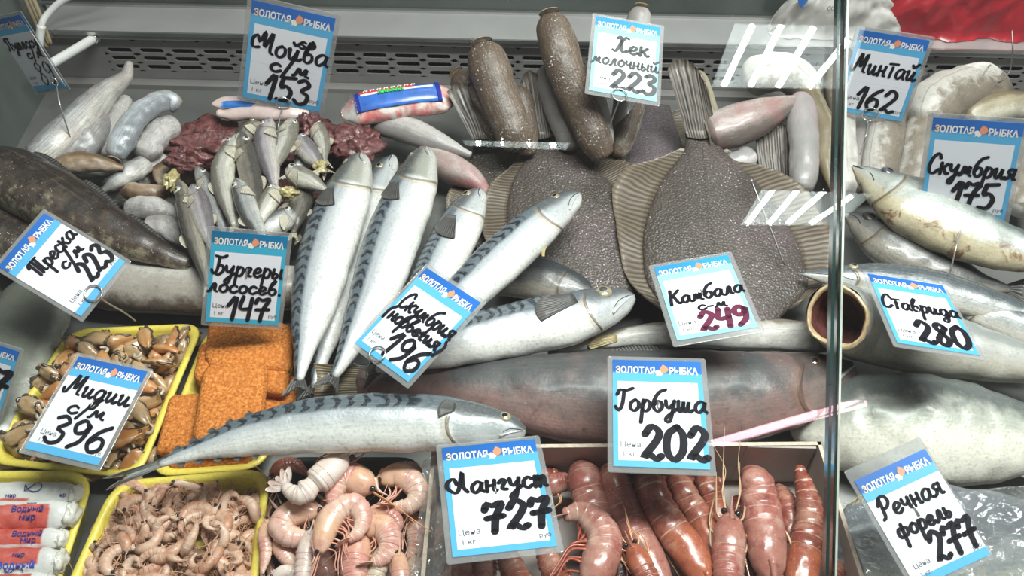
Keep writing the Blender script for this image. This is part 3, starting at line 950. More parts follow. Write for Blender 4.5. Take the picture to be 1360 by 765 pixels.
def flounder(label, spec, hws, h, fan_tail, left=None, right=None, mat='flounder', N=None, group='flounders heaped in the middle', tk=0.13):
    """spec: centre line px from tail stalk to head; hws half widths px; left / right: (u0, u1, [fin widths px])"""
    pts = pxspine(spec, h)
    hw = resample(np.array([[a, 0, 0] for a in hws], float), len(spec))[:, 0] if len(hws) != len(spec) else np.array(hws, float)
    mpp = np.array([m_per_px(p) for p in pts])
    ww = hw * mpp
    s = np.concatenate([[0], np.cumsum(np.linalg.norm(np.diff(pts, axis=0), axis=1))])
    s /= s[-1]
    wf = lambda u: prof(u, np.stack([s, ww], 1))
    wm = ww.max()
    L = Loft(pts, wf, lambda u: wm * tk * (0.35 + 0.65 * np.minimum(1, wf(u) / wm)), N=NTILT if N is None else N, n=70, seg=40, dors=180, power=0.85)
    th = Thing('flounder', label, 'fish', group)
    v, f, uv = L.mesh()
    th.add('body', v, f, MK[mat], uv)
    if fan_tail:
        root, tip = [P(*q) for q in fan_tail[0]], [P(*q) for q in fan_tail[1]]
        m1 = fan(root, tip, 30, 10, 0.0016, 0.0012, 8, NTILT)
        _addm(th, 'tail_fin', m1, FM['fan'])
    for side, fr in (('left', left), ('right', right)):
        if not fr:
            continue
        u0, u1, wl = fr
        # travel runs from tail stalk to head, so the picture's left edge is phi = pi
        ph = math.pi if side == 'left' else 0.0
        sg = -1 if side == 'left' else 1
        us = np.linspace(u0, u1, 40)
        wl = np.interp(np.linspace(0, 1, 40), np.linspace(0, 1, len(wl)), wl)
        root, tip = [], []
        for u, x in zip(us, wl):
            p, nn, T = L.at(u, ph, -0.001)
            i = min(L.n - 1, int(u * (L.n - 1)))
            root.append(p)
            tip.append(p + nrm(nn + T * -0.35) * x * m_per_px(p) + L.N[i] * 0.003 * math.sin(u * 23))
        _addm(th, 'fringe_fin', fan(root, tip, 60, 7, 0.0009, 0.0007, 22, NTILT), FM['fringe'])
    th.L = L
    return th


def blob(c, rx, ry, rz, amp, freq, seed=0, seg=30, rings=20, ax=None, ay=None):
    ax = np.array([1.0, 0, 0]) if ax is None else nrm(ax)
    ay = np.array([0, 1.0, 0]) if ay is None else nrm(ay)
    az = nrm(np.cross(ax, ay))
    v, f, uv = sphere((0, 0, 0), 1.0, (0, 0, 1), 1.0, seg, rings)
    o = []
    for q in v:
        k = 1 + amp * mnoise.fractal(Vector(q * freq) + Vector((seed * 7.3, seed * 1.7, seed)), 0.6, 2.1, 4)
        q = q * k
        o.append(np.asarray(c) + ax * q[0] * rx + ay * q[1] * ry + az * q[2] * rz)
    return np.array(o), f, uv


def prawn(name, label, spec, hw, h, mat, legmat, group, dors=90, tail=True, eye=True, legs=6, feelers=2, rostrum=True, N=NTILT, curl=None, tk=0.9, head=0.36, seg=7, pts=None, mpp=None, seed=0, small=False, pleo=0, cat='shrimp', legdown=1.0, big_rost=1.0, both_eyes=True):
    """spec runs from the eyes to the tail"""
    rng = random.Random(seed)
    if pts is None:
        pts = pxspine(spec, h)
    mpp = m_per_px(pts[len(pts) // 2]) if mpp is None else mpp
    w = hw * mpp

    def pw(u):
        u = np.asarray(u, float)
        b = prof(u, [(0, .34), (.05, .62), (.14, .86), (.28, 1.0), (head, 1.0), (.5, .98), (.65, .88), (.8, .68), (.92, .48), (1, .30)])
        k = np.mod((u - head) * seg / (0.96 - head), 1.0)
        ridge = np.where(u > head, 0.085 * (0.5 - k), 0.04 * np.sin((u / head) * math.pi))
        return w * (b + ridge)
    L = Loft(pts, pw, lambda u: pw(u) * tk, N=N, n=22 if small else 84, seg=12 if small else 26, dors=dors, jitter=0.0 if small else w * 0.07, jfreq=130)
    th = Thing(name, label, cat, group)
    _addm(th, 'body', L.mesh(), PR[mat])
    dr = math.radians(dors)
    vent = dr + math.pi
    tl = np.linalg.norm(np.diff(L.c, axis=0), axis=1).sum()
    e, T, B, N_ = L.c[-1], L.T[-1], L.B[-1], L.N[-1]
    D = B * math.cos(dr) + N_ * math.sin(dr)     # towards the back
    Sd = nrm(np.cross(T, D))
    if tail:
        ms = []
        for a in (-0.75, -0.35, 0.0, 0.35, 0.75):
            dirv = nrm(T * math.cos(a) + Sd * math.sin(a) - D * 0.12)
            sidev = nrm(np.cross(dirv, D))
            ln, wd = w * (1.5 if abs(a) > 0.1 else 1.25), w * 0.30
            st = e + Sd * w * 0.15 * math.copysign(1, a) * (abs(a) > 0.1) - T * w * 0.2
            G = []
            for q in np.linspace(-1, 1, 5):
                G.append([st + dirv * ln * x + sidev * q * wd * math.sin(math.pi * (0.15 + 0.75 * x)) + D * 0.02 * w for x in np.linspace(0, 1, 6 if not small else 4)])
            ms.append(grid_solid(np.array(G), w * 0.06))
        if small:
            _addm(th, 'tail_fan', merge(*ms), PR[mat])
        else:
            for q in ms:
                _addm(th, 'tail_fan_blade', q, PR[mat])
    p0, T0 = L.c[0], L.T[0]
    D0 = L.B[0] * math.cos(dr) + L.N[0] * math.sin(dr)
    S0 = nrm(np.cross(T0, D0))
    if rostrum:
        a = [L.at(0.10, dr, -w * 0.05)[0], p0 + D0 * w * 0.30 - T0 * w * 0.35 * big_rost, p0 + D0 * w * 0.38 - T0 * w * 1.25 * big_rost]
        _addm(th, 'rostrum', tube(a, w * 0.20, 12, 8, w * 0.03), PR[mat])
    if eye:
        for sg in ((1, -1) if both_eyes else (1,)):
            c = p0 + D0 * w * 0.12 + S0 * sg * w * 0.42 - T0 * w * 0.12
            _addm(th, 'eye', sphere(c, w * (0.22 if not small else 0.3), S0 * sg, 1.0, 10, 7), PUPIL)
    if small:
        ms = []
        for i in range(6):
            u = 0.08 + 0.11 * i
            q = L.at(u, vent, -w * 0.1)[0]
            j = min(L.n - 1, int(u * (L.n - 1)))
            Dv = -(L.B[j] * math.cos(dr) + L.N[j] * math.sin(dr))
            ms.append(tube([q, q + Dv * w * 0.9 - L.T[j] * w * rng.uniform(-.4, .9), q + Dv * w * 1.3 - L.T[j] * w * rng.uniform(0.4, 1.9)], w * 0.10, 5, 5, w * 0.03))
        _addm(th, 'legs', merge(*ms), LEGS[legmat])
        ms = []
        for sg in (1, -1):
            ms.append(tube([p0 - D0 * w * 0.1 + S0 * sg * w * 0.3, p0 - T0 * w * 2.2 + S0 * sg * w * rng.uniform(0.3, 1.5) - D0 * w * 0.3, p0 - T0 * w * 4.0 + S0 * sg * w * rng.uniform(-.6, 2.5) - D0 * w * rng.uniform(-0.3, 1)], w * 0.09, 7, 5, w * 0.03))
        _addm(th, 'feelers', merge(*ms), LEGS[legmat])
        return th
    flat = abs(math.sin(dr)) > 0.7
    for i in range(legs):
        u = 0.05 + 0.33 * (i // 2 if flat else i) / max(1, (legs // 2 if flat else legs) - 1)
        u = min(u, 0.42)
        sd = (1 if i % 2 else -1) if flat else 0
        j = min(L.n - 1, int(u * (L.n - 1)))
        Dv = -(L.B[j] * math.cos(dr) + L.N[j] * math.sin(dr))
        sp = rng.uniform(-0.5, 0.5)
        if flat:
            q = L.at(u, vent + sd * rng.uniform(0.9, 1.3), -w * 0.1)[0]
            S1 = L.B[j] * (1 if np.dot(q - L.c[j], L.B[j]) > 0 else -1)
            k = rng.uniform(0.7, 1.2)
            path = [q, q + S1 * w * 0.35 * k - T0 * w * 0.4, q + S1 * w * 0.45 * k - T0 * w * (1.3 + sp), q + S1 * w * (0.2 + sp * 0.6) - T0 * w * (2.3 + sp + rng.random()) + Dv * w * 0.1]
        else:
            q = L.at(u, vent + rng.uniform(-.4, .4), -w * 0.12)[0]
            path = [q, q + Dv * w * 0.8 * legdown - T0 * w * 0.3 + S0 * w * sp * 0.5, q + Dv * w * 1.0 * legdown - T0 * w * (1.0 + rng.random() * 0.8) + S0 * w * sp, q + Dv * w * (1.1 + rng.random() * .5) * legdown - T0 * w * (1.9 + rng.random() * 1.1) + S0 * w * sp * 1.4]
        _addm(th, 'leg', tube(path, w * 0.085, 14, 6, w * 0.035), LEGS[legmat])
    for i in range(pleo):
        u = head + 0.06 + 0.42 * i / max(1, pleo - 1)
        q = L.at(u, vent, -w * 0.12)[0]
        j = min(L.n - 1, int(u * (L.n - 1)))
        Dv = -(L.B[j] * math.cos(dr) + L.N[j] * math.sin(dr))
        _addm(th, 'swimmeret', tube([q, q + Dv * w * 0.5 - L.T[j] * w * 0.1, q + Dv * w * 0.95 - L.T[j] * w * 0.35], w * 0.12, 8, 6, w * 0.04), LEGS[legmat])
    for i in range(feelers):
        sg = 1 if i % 2 else -1
        a = [p0 - D0 * w * 0.05 + S0 * sg * w * 0.25]
        for k in (1, 2, 3):
            a.append(p0 - T0 * w * (1.3 * k) * (1 + 0.2 * i) + S0 * sg * w * (0.25 + 0.5 * k * rng.uniform(0.1, 0.9)) + D0 * w * 0.1 * k * rng.uniform(-.5, 1.2))
        _addm(th, 'feeler', tube(a, w * 0.055, 22, 6, w * 0.022), LEGS[legmat])
    th.L = L
    return th
# ------------------------------------------------------------------ price tags
GL = {
 'а': (1.0, [[(.78,.85),(.45,1.0),(.1,.7),(.08,.25),(.35,0),(.7,.4),(.8,1.0),(.76,.3),(.98,.03)]]),
 'б': (.9, [[(.95,2.0),(.45,1.75),(.1,1.1),(.05,.4),(.4,0),(.75,.35),(.65,.85),(.3,.9),(.1,.6)]]),
 'в': (.85, [[(.08,.9),(.5,1.75),(.5,1.95),(.2,1.4),(.08,.4),(.35,0),(.7,.3),(.55,.8),(.2,.7)]]),
 'г': (.7, [[(0,.7),(.25,1),(.5,.85),(.3,.4),(.3,.1),(.62,.05)]]),
 'д': (.95, [[(.7,.8),(.4,1),(.08,.7),(.08,.25),(.35,0),(.68,.35),(.75,1),(.72,-.4),(.45,-.9),(.15,-.6),(.95,.1)]]),
 'е': (.8, [[(.08,.42),(.45,.5),(.64,.78),(.4,1),(.1,.66),(.1,.22),(.4,0),(.78,.25)]]),
 'и': (1.05, [[(0,.85),(.12,1),(.12,.3),(.32,.02),(.6,.5),(.7,1),(.68,.25),(.85,0),(1.05,.2)]]),
 'й': (1.05, [[(0,.85),(.12,1),(.12,.3),(.32,.02),(.6,.5),(.7,1),(.68,.25),(.85,0),(1.05,.2)],[(.25,1.55),(.45,1.32),(.85,1.7)]]),
 'к': (.85, [[(.08,1.1),(.1,0)],[(.65,1),(.18,.45),(.4,.48),(.62,.05),(.85,.1)]]),
 'л': (.9, [[(0,0),(.2,.12),(.45,1),(.62,.95),(.62,.2),(.85,.03)]]),
 'м': (1.15, [[(0,.02),(.15,.15),(.35,1),(.55,.2),(.85,1),(.85,.2),(1.08,.03)]]),
 'н': (.85, [[(.05,1),(.08,0)],[(.08,.5),(.6,.55)],[(.62,1),(.62,.12),(.82,.05)]]),
 'о': (.82, [[(.42,1),(.1,.75),(.08,.25),(.38,0),(.7,.3),(.68,.8),(.42,1)]]),
 'п': (.8, [[(.05,.9),(.12,1),(.1,0)],[(.12,.65),(.35,1),(.55,.85),(.55,.15),(.78,.05)]]),
 'р': (.82, [[(.12,1),(.06,-1.0)],[(.1,.65),(.4,1),(.7,.7),(.6,.15),(.3,0),(.1,.2)]]),
 'с': (.75, [[(.65,.8),(.4,1),(.08,.7),(.08,.25),(.38,0),(.72,.22)]]),
 'т': (1.05, [[(.05,1),(.08,0)],[(.08,.65),(.28,1),(.42,.8),(.42,0)],[(.42,.65),(.65,1),(.78,.8),(.78,.15),(.98,.05)]]),
 'τ': (.8, [[(.38,1.05),(.36,0)],[(-.05,1.35),(.8,1.4)]]),
 'у': (.9, [[(0,1),(.1,.5),(.32,.35),(.6,.7)],[(.7,1),(.6,0),(.4,-.85),(.12,-.85),(.15,-.5),(.92,.25)]]),
 'ф': (1.15, [[(.55,1.35),(.5,-1.0)],[(.5,.85),(.2,1),(.02,.6),(.15,.1),(.5,.12),(.9,.2),(1.0,.75),(.75,1),(.52,.8)]]),
 'ч': (.82, [[(.05,1),(.08,.6),(.3,.45),(.58,.65)],[(.6,1),(.6,.1),(.8,.05)]]),
 'ш': (1.25, [[(.02,1),(.05,.25),(.2,0),(.4,.5),(.44,1),(.44,.25),(.6,0),(.8,.5),(.86,1),(.86,.2),(1.0,0),(1.2,.2)]]),
 'ы': (1.05, [[(.1,1),(.1,.1),(.35,0),(.55,.3),(.35,.55),(.12,.45)],[(.85,1),(.85,.1),(1.0,.05)]]),
 'ь': (.7, [[(.1,1),(.1,.1),(.35,0),(.55,.3),(.35,.55),(.12,.45)]]),
 'я': (.9, [[(.0,.03),(.2,.15),(.38,.5)],[(.66,1),(.3,1),(.14,.75),(.35,.5),(.66,.5)],[(.68,1),(.66,.12),(.88,.05)]]),
 'П': (1.2, [[(-.05,1.5),(.2,1.95),(1.15,1.9)],[(.3,1.85),(.28,.5),(.05,.02),(-.15,.3)],[(.9,1.9),(.86,.2),(1.15,.08)]]),
 'М': (1.6, [[(-.1,.55),(.0,.1),(.25,.25),(.62,2),(.8,.5),(1.25,2),(1.25,.3),(1.5,.1)]]),
 'Ъ': (1.7, [[(.55,.55),(.1,.5),(.0,1.2),(.3,1.6),(.55,1.0),(.85,2.0),(.95,.6),(1.4,2.0),(1.4,.4),(1.65,.1)]]),
 'Х': (1.25, [[(.2,1.75),(.5,2),(.55,1.2),(.25,.1),(-.05,.2)],[(1.2,1.85),(.9,1.95),(.62,1.2),(.8,.1),(1.2,.25)]]),
 'С': (1.05, [[(1.0,1.55),(.75,2),(.3,1.6),(.08,.8),(.2,.1),(.6,0),(1.02,.4)]]),
 'К': (1.2, [[(.2,2),(.15,0)],[(1.05,1.9),(.25,1),(.5,1.1),(.95,.1),(1.2,.15)]]),
 'Г': (1.0, [[(.0,1.45),(.2,1.9),(.6,1.8),(1.25,2.05)],[(.55,1.85),(.5,.6),(.25,0),(-.05,.35)]]),
 'Л': (1.75, [[(.75,.95),(.5,1.5),(.05,1.15),(.1,.6),(.7,.15),(.95,.6),(1.15,2.1),(1.25,.7),(1.6,.15)]]),
 'Б': (1.15, [[(1.15,2.1),(.75,1.9),(.1,2.02)],[(.5,1.9),(.42,.5),(.12,.1),(-.1,.5)],[(.44,1.0),(.9,1.0),(1.02,.45),(.6,.0),(.2,.15)]]),
 'Т': (1.4, [[(-.05,1.55),(.2,1.95),(1.35,1.95)],[(.3,1.9),(.25,.1)],[(.7,1.9),(.65,.1)],[(1.1,1.9),(1.02,.2),(1.28,.08)]]),
 'Р': (1.05, [[(.3,1.9),(.25,.3),(.0,.02)],[(.0,1.3),(.3,1.9),(.8,1.95),(1.0,1.4),(.7,.95),(.3,.9)]]),
 '0': (1.15, [[(.6,2),(.12,1.5),(.1,.5),(.5,0),(.95,.5),(.95,1.5),(.6,2)]]),
 '1': (.7, [[(.0,1.2),(.5,2),(.4,0)]]),
 '2': (1.15, [[(.1,1.5),(.45,2),(.88,1.65),(.75,1.1),(.1,.12),(.4,.3),(.75,.02),(1.05,.18)]]),
 '3': (1.05, [[(.1,1.8),(.5,2),(.82,1.6),(.4,1.1),(.85,.8),(.8,.2),(.35,0),(.0,.3)]]),
 '4': (1.0, [[(.15,2),(.05,1.0),(.8,1.0)],[(.8,1.9),(.72,0)]]),
 '5': (1.05, [[(.22,1.9),(.15,1.1),(.5,1.25),(.88,.8),(.62,.1),(.0,.1)],[(.22,1.9),(1.0,2)]]),
 '6': (1.05, [[(.85,1.9),(.35,1.4),(.05,.6),(.38,0),(.85,.3),(.78,.9),(.42,1.0),(.1,.6)]]),
 '7': (1.1, [[(.0,1.55),(.12,1.95),(.45,1.8),(.95,1.95),(.6,1),(.5,0)],[(.1,.95),(1.0,1.02)]]),
 '8': (1.0, [[(.8,1.65),(.45,2),(.15,1.6),(.8,.6),(.45,0),(.08,.4),(.38,1),(.8,1.65)]]),
 '9': (1.05, [[(.82,1.6),(.48,2),(.1,1.6),(.3,1.05),(.72,1.2),(.88,1.8),(.78,.6),(.3,0)]]),
 '/': (.6, [[(.6,2.0),(0,-.5)]]), '-': (.6, [[(.05,.5),(.5,.5)]]), '.': (.35, [[(.1,.05),(.18,.05)]]),
 '(': (.55, [[(.5,1.8),(.1,1.0),(.15,-.2)]]), ')': (.55, [[(.1,1.6),(.45,.8),(.1,-.6)]]), ' ': (.5, []),
 's': (.8, [[(.65,.85),(.3,1),(.15,.65),(.6,.35),(.35,0),(.05,.15)]]), 'p': (.8, [[(.1,1),(.08,-.6)],[(.1,.8),(.5,1),(.7,.6),(.4,.2),(.1,.3)]]),
}


def strokes2d(text, s0, s1, tb, xh, thick, slope=0.0, slant=0.25, aspect=1.42):
    """flat marker strokes in card space (x 0..1 across, y 0..aspect down)"""
    x, pl = 0.0, []
    for ch in text:
        adv, st = GL[ch]
        for q in st:
            pl.append([(x + a, b) for a, b in q])
        x += adv + 0.12
    x -= 0.12
    sc = (s1 - s0) / x
    v, f = [], []
    hx = xh * aspect
    for q in pl:
        r = resample([(a, b, 0) for a, b in q], max(5, 4 * len(q)))[:, :2]
        c = np.stack([s0 + r[:, 0] * sc + slant * hx * r[:, 1] * 0.35, tb * aspect - r[:, 1] * hx - slope * (r[:, 0] * sc)], 1)
        T = np.gradient(c, axis=0)
        T /= np.maximum(1e-9, np.linalg.norm(T, axis=1))[:, None]
        Nn = np.stack([-T[:, 1], T[:, 0]], 1)
        # a chisel marker: a little thinner along one diagonal
        wd = thick / 2 * (0.78 + 0.30 * np.abs(Nn @ np.array([0.9, 0.43])))
        k = len(v)
        for i in range(len(c)):
            v += [tuple(c[i] + Nn[i] * wd[i]), tuple(c[i] - Nn[i] * wd[i])]
        for i in range(len(c) - 1):
            a = k + 2 * i
            f.append((a, a + 1, a + 3, a + 2))
        for i in (0, len(c) - 1):
            k = len(v)
            for j in range(8):
                t = j * math.pi / 4
                v.append((c[i][0] + wd[i] * math.cos(t), c[i][1] + wd[i] * math.sin(t)))
            f.append(tuple(range(k, k + 8)))
    return np.array(v), f


_tc = {}


def text2d(s, bold=0.0, sx=1.0):
    """printed letters as a flat mesh, unit height, from the program's own typeface"""
    key = (s, bold, sx)
    if key in _tc:
        return _tc[key]
    cu = bpy.data.curves.new('lettering', 'FONT')
    cu.body = s
    cu.size = 1.0
    cu.offset = bold
    cu.resolution_u = 3
    o = bpy.data.objects.new('lettering', cu)
    COL.objects.link(o)
    dg = bpy.context.evaluated_depsgraph_get()
    me = o.evaluated_get(dg).to_mesh()
    v = np.array([q.co[:2] for q in me.vertices])
    f = [tuple(p.vertices) for p in me.polygons]
    o.evaluated_get(dg).to_mesh_clear()
    bpy.data.objects.remove(o)
    bpy.data.curves.remove(cu)
    if len(v):
        lo, hi = v.min(0), v.max(0)
        v = (v - lo)
        v = v / (hi - lo).max() if sx == 0 else v
    _tc[key] = (v, f)
    return _tc[key]


def fit_quad(corners, aspect, pref=1):
    """pose of a real rectangle (1 x aspect) whose picture corners match best; returns camera-space R, t"""
    c = np.array([((x - 680.0) / FPX, (y - 382.5) / FPX) for x, y in corners])
    obj = np.array([(-.5, -aspect / 2, 0), (.5, -aspect / 2, 0), (.5, aspect / 2, 0), (-.5, aspect / 2, 0)])

    def rodr(w):
        th = np.linalg.norm(w)
        if th < 1e-9:
            return np.eye(3)
        k = w / th
        K = np.array([[0, -k[2], k[1]], [k[2], 0, -k[0]], [-k[1], k[0], 0]])
        return np.eye(3) + math.sin(th) * K + (1 - math.cos(th)) * K @ K

    def res(p, R0):
        q = obj @ (R0 @ rodr(p[:3])).T + p[3:]
        return (q[:, :2] / q[:, 2:] - c).ravel() * FPX
    best = None
    e = c[1] - c[0]
    roll = math.atan2(e[1], e[0])
    wpx = np.linalg.norm(e)
    Rz = np.array([[math.cos(roll), -math.sin(roll), 0], [math.sin(roll), math.cos(roll), 0], [0, 0, 1]])
    for tx in (35, -25):
        for ty in (0, 40, -40):
            a, b = math.radians(tx), math.radians(ty)
            Rx = np.array([[1, 0, 0], [0, math.cos(a), -math.sin(a)], [0, math.sin(a), math.cos(a)]])
            Ry = np.array([[math.cos(b), 0, math.sin(b)], [0, 1, 0], [-math.sin(b), 0, math.cos(b)]])
            R0 = Rz @ Rx @ Ry
            m = c.mean(0)
            z = 1.0 / wpx * 0.9
            p = np.array([0, 0, 0, m[0] * z, m[1] * z, z])
            lam = 1e-2
            r = res(p, R0)
            for it in range(60):
                J = np.stack([(res(p + np.eye(6)[i] * 1e-5, R0) - r) / 1e-5 for i in range(6)], 1)
                A = J.T @ J
                st = np.linalg.solve(A + lam * np.diag(np.diag(A) + 1e-9), -J.T @ r)
                r2 = res(p + st, R0)
                if r2 @ r2 < r @ r:
                    p, r, lam = p + st, r2, lam * 0.4
                else:
                    lam *= 4
            R = R0 @ rodr(p[:3])
            if p[5] < 0 or R[2, 2] < 0.05:
                continue
            cost = math.sqrt(r @ r / 4) + (2.0 if (R[2, 1] < 0) == (pref > 0) else 0)
            if best is None or cost < best[0]:
                best = (cost, R, p[3:].copy(), math.sqrt(r @ r / 4))
    return best


def ring_pts(c, ax, ay, r, turns=1.3):
    return [np.asarray(c) + ax * r * math.cos(t) + ay * r * math.sin(t) for t in np.linspace(0.3, 0.3 + turns * 2 * math.pi, 22)]


def price_tag(label, corners, h, words, price, card=None, ink=None, pricemat=None, wire=None, wiremat=None, sleeve=(0.06, 0.06, 0.06, 0.07), lets=True, small=(0.08, 0.84), group=None, aspect=1.42, extra=None, pref=1, thick=0.042):
    cost, R, t, rms = fit_quad(corners, aspect, pref)
    mx = sum(q[0] for q in corners) / 4
    my = sum(q[1] for q in corners) / 4
    D = depth_of(P(mx, my, h))
    k = D / t[2]
    toW = lambda q: CAM + RT * q[0] - UP * q[1] + FWD * q[2]
    dirW = lambda q: RT * q[0] - UP * q[1] + FWD * q[2]
    C = toW(t * k)
    ex, ey, en = dirW(R[:, 0]), dirW(R[:, 1]), -dirW(R[:, 2])     # across, down, towards the shopper

    def at(xy, off=0.0):
        xy = np.asarray(xy, float)
        return C + np.outer(xy[:, 0] - 0.5, ex) * k + np.outer(xy[:, 1] - aspect / 2, ey) * k + en * off
    th = Thing('price_tag', label, 'price tag', group)
    a = at([(0.5, aspect / 2)])[0]
    sl, sr, st, sb = sleeve
    cen = at([(0.5 + (sr - sl) / 2, aspect / 2 + (sb - st) / 2)])[0] - en * 0.0006
    v, f, _ = rbox(cen, ex * k * (1 + sl + sr) / 2, ey * k * (aspect + st + sb) / 2, en * 0.0005, 0.03 * k, 2)
    th.add('plastic_sleeve', v, f, SLEEVE, smooth=False)
    v, f, _ = box8(a + en * 0.0001, ex * k / 2, ey * k * aspect / 2, en * 0.0002)
    uv = np.array([(0.5 + (i * 0.5), 0.5 + j * 0.5) for i in (-1, 1) for j in (-1, 1) for q in (-1, 1)])
    th.add('card', v, f, card or CARD_F, uv, smooth=False)
    z0 = 0.0005
    if lets:
        for s, x0, x1 in (('ЗОЛОТАЯ', .035, .475), ('РЫБКА', .635, .96)):
            v2, f2 = text2d(s, 0.035)
            lo, hi = v2.min(0), v2.max(0)
            q = (v2 - lo) / (hi - lo)
            th.add('shop_lettering', at(np.stack([x0 + q[:, 0] * (x1 - x0), 0.196 - q[:, 1] * 0.105], 1), z0), f2, LETTERS, np.stack([x0 + q[:, 0] * (x1 - x0), q[:, 1]], 1), smooth=False)
        big = lambda q: [(.552 + (x - .552) * 1.25, .145 + (y - .145) * 1.25) for x, y in q]
        q = [(.49, .155), (.52, .135), (.555, .16), (.56, .185), (.54, .21), (.515, .2), (.50, .215), (.505, .185)]
        q = big(q)
        th.add('goldfish_emblem', at(q, z0), [tuple(range(len(q)))], LETTER, smooth=False)
        q = [(.535, .125), (.565, .075), (.60, .10), (.615, .135), (.59, .17), (.565, .18), (.545, .165)]
        q = big(q)
        th.add('goldfish_emblem', at(q, z0 + 0.0001), [tuple(range(len(q)))], ORANGE, smooth=False)
    if small:
        for s, x, y, hh in (('Цена', small[0], small[1], 0.062), ('1 кг', small[0] + 0.03, small[1] + 0.070, 0.055), ('руб', 0.85, 0.925, 0.048)):
            v2, f2 = text2d(s)
            sc = hh
            th.add('small_print', at(np.stack([x + v2[:, 0] * sc * 1.5, y * aspect - v2[:, 1] * sc * 1.5], 1), z0), f2, PRINT, smooth=False)
    for wd in words:
        v2, f2 = strokes2d(*wd[:5], thick=wd[5] if len(wd) > 5 else thick, slope=wd[6] if len(wd) > 6 else 0.0, aspect=aspect)
        th.add('handwritten_name', at(v2, z0 + 0.00015), f2, ink or INK, smooth=False)
    for wd in (price or []):
        v2, f2 = strokes2d(*wd[:5], thick=wd[5] if len(wd) > 5 else thick * 1.35, slope=wd[6] if len(wd) > 6 else 0.0, slant=0.2, aspect=aspect)
        th.add('handwritten_price', at(v2, z0 + 0.0003), f2, pricemat or ink or INK, smooth=False)
    if wire:
        (cx, cy, rpx), path = wire
        # ring lies on the card plane, wire runs down into the heap
        d = ray(cx, cy)
        tt = np.dot(C + en * 0.0025 - CAM, en) / np.dot(d, en)
        rc = CAM + d * tt
        r = rpx * tt / FPX
        v, f, uv = tube(ring_pts(rc, ex, ey, r), 0.0007, 40, 8)
        wi = th.add('wire_ring', v, f, wiremat or WIRE, uv)
        if path:
            p = [rc + ey * r * 0.95] + [P(*q) for q in path]
            v, f, uv = tube(p, 0.0007, 24, 8)
            th.add('wire_pin', v, f, wiremat or WIRE, uv)
    else:
        # the pin stands behind the card and runs down into the goods
        d = nrm(a - CAM)
        p0 = a - en * 0.0016
        p1 = p0 + d * max(0.02, (p0[2] - 0.030) / max(0.2, -d[2]))
        v, f, uv = tube([p0 - ey * k * 0.25, p0, (p0 + p1) / 2, p1], 0.0007, 20, 8)
        th.add('wire_pin', v, f, WIRE, uv)
    r = th.build()
    print('TAG %-38s rms %.1f px  width %.1f mm depth %.2f tilt %.0f  z %.3f..' % (label[:38], rms, k * 1000, D, math.degrees(math.acos(abs(R[2, 2]))), min(p['v'][:, 2].min() for p in th.parts[:2])))
    return th
# ------------------------------------------------------------------ the counter itself
YB = 0.86
XL, XR = -0.535, 0.78
rs = 0.006


def slab(x0, x1, y0, y1, z0, z1):
    v, f, _ = box8(((x0 + x1) / 2, (y0 + y1) / 2, (z0 + z1) / 2), ((x1 - x0) / 2, 0, 0), (0, (y1 - y0) / 2, 0), (0, 0, (z1 - z0) / 2))
    return v, f


structure('floor', *slab(XL - 0.02, XR + 0.02, 0.05, YB + 0.06, -0.03, 0.0), DECKM, label='steel deck of the display counter under the fish')
# perforated panel of the back wall, every slot a real opening
zt, zbm = PY(400, 57, YB)[2], 0.0
zr = [PY(300, q, YB)[2] for q in (69.5, 80.0, 91.0)]
sx0 = PY(159, 66, YB)[0]
pitch = (PY(582, 73, YB)[0] - sx0) / 10.0
sl, sh = pitch * 0.37, 0.0030
rowedge = [zt, (zr[0] + zr[1]) / 2, (zr[1] + zr[2]) / 2, zr[2] - (zr[1] - zr[2]) / 2]
vv, ff = [], []


def quad(a, b, c, d):
    k = len(vv)
    vv.extend([a, b, c, d])
    ff.append((k, k + 1, k + 2, k + 3))


ncol = int((XR - sx0) / pitch)
xa = sx0 - pitch / 2
xb = xa + ncol * pitch
for r_ in range(3):
    z1, z0 = rowedge[r_], rowedge[r_ + 1]
    for c_ in range(ncol):
        cx, cz = sx0 + c_ * pitch + r_ * 0.0012, zr[r_]
        x0, x1 = xa + c_ * pitch, xa + (c_ + 1) * pitch
        inner, outer = [], []
        for q in range(20):
            a = 2 * math.pi * q / 20
            ca, sa = math.cos(a), math.sin(a)
            px_ = cx + (sl - sh) * (1 if ca > 0 else -1) * (1 if abs(ca) > 1e-6 else 0) + sh * ca
            inner.append((px_, YB, cz + sh * sa))
            sq = 1 / max(abs(ca), abs(sa))
            ox, oz = ca * sq, sa * sq
            outer.append(((x0 + x1) / 2 + ox * (x1 - x0) / 2, YB, (z0 + z1) / 2 + oz * (z1 - z0) / 2))
        k = len(vv)
        vv.extend(inner + outer + [(p[0], YB + 0.0015, p[2]) for p in inner])
        for q in range(20):
            w_ = (q + 1) % 20
            ff.append((k + q, k + w_, k + 20 + w_, k + 20 + q))
            ff.append((k + q, k + w_, k + 40 + w_, k + 40 + q))
quad((XL, YB, zt), (xa, YB, zt), (xa, YB, rowedge[3]), (XL, YB, rowedge[3]))
quad((xb, YB, zt), (XR, YB, zt), (XR, YB, rowedge[3]), (xb, YB, rowedge[3]))
quad((XL, YB, rowedge[3]), (XR, YB, rowedge[3]), (XR, YB, zbm), (XL, YB, zbm))
structure('wall_back', np.array(vv), ff, STEEL_D, label='perforated steel panel at the back of the counter')
v1 = slab(XL, XR, YB + 0.03, YB + 0.035, 0, zt)
fins = []
for i in range(150):
    x = XL + 0.006 + i * (XR - XL) / 150
    fins.append(slab(x, x + 0.0016, YB + 0.012, YB + 0.03, 0.004, zt - 0.004))
m1 = merge((v1[0], v1[1]), *[(a, b) for a, b in fins])
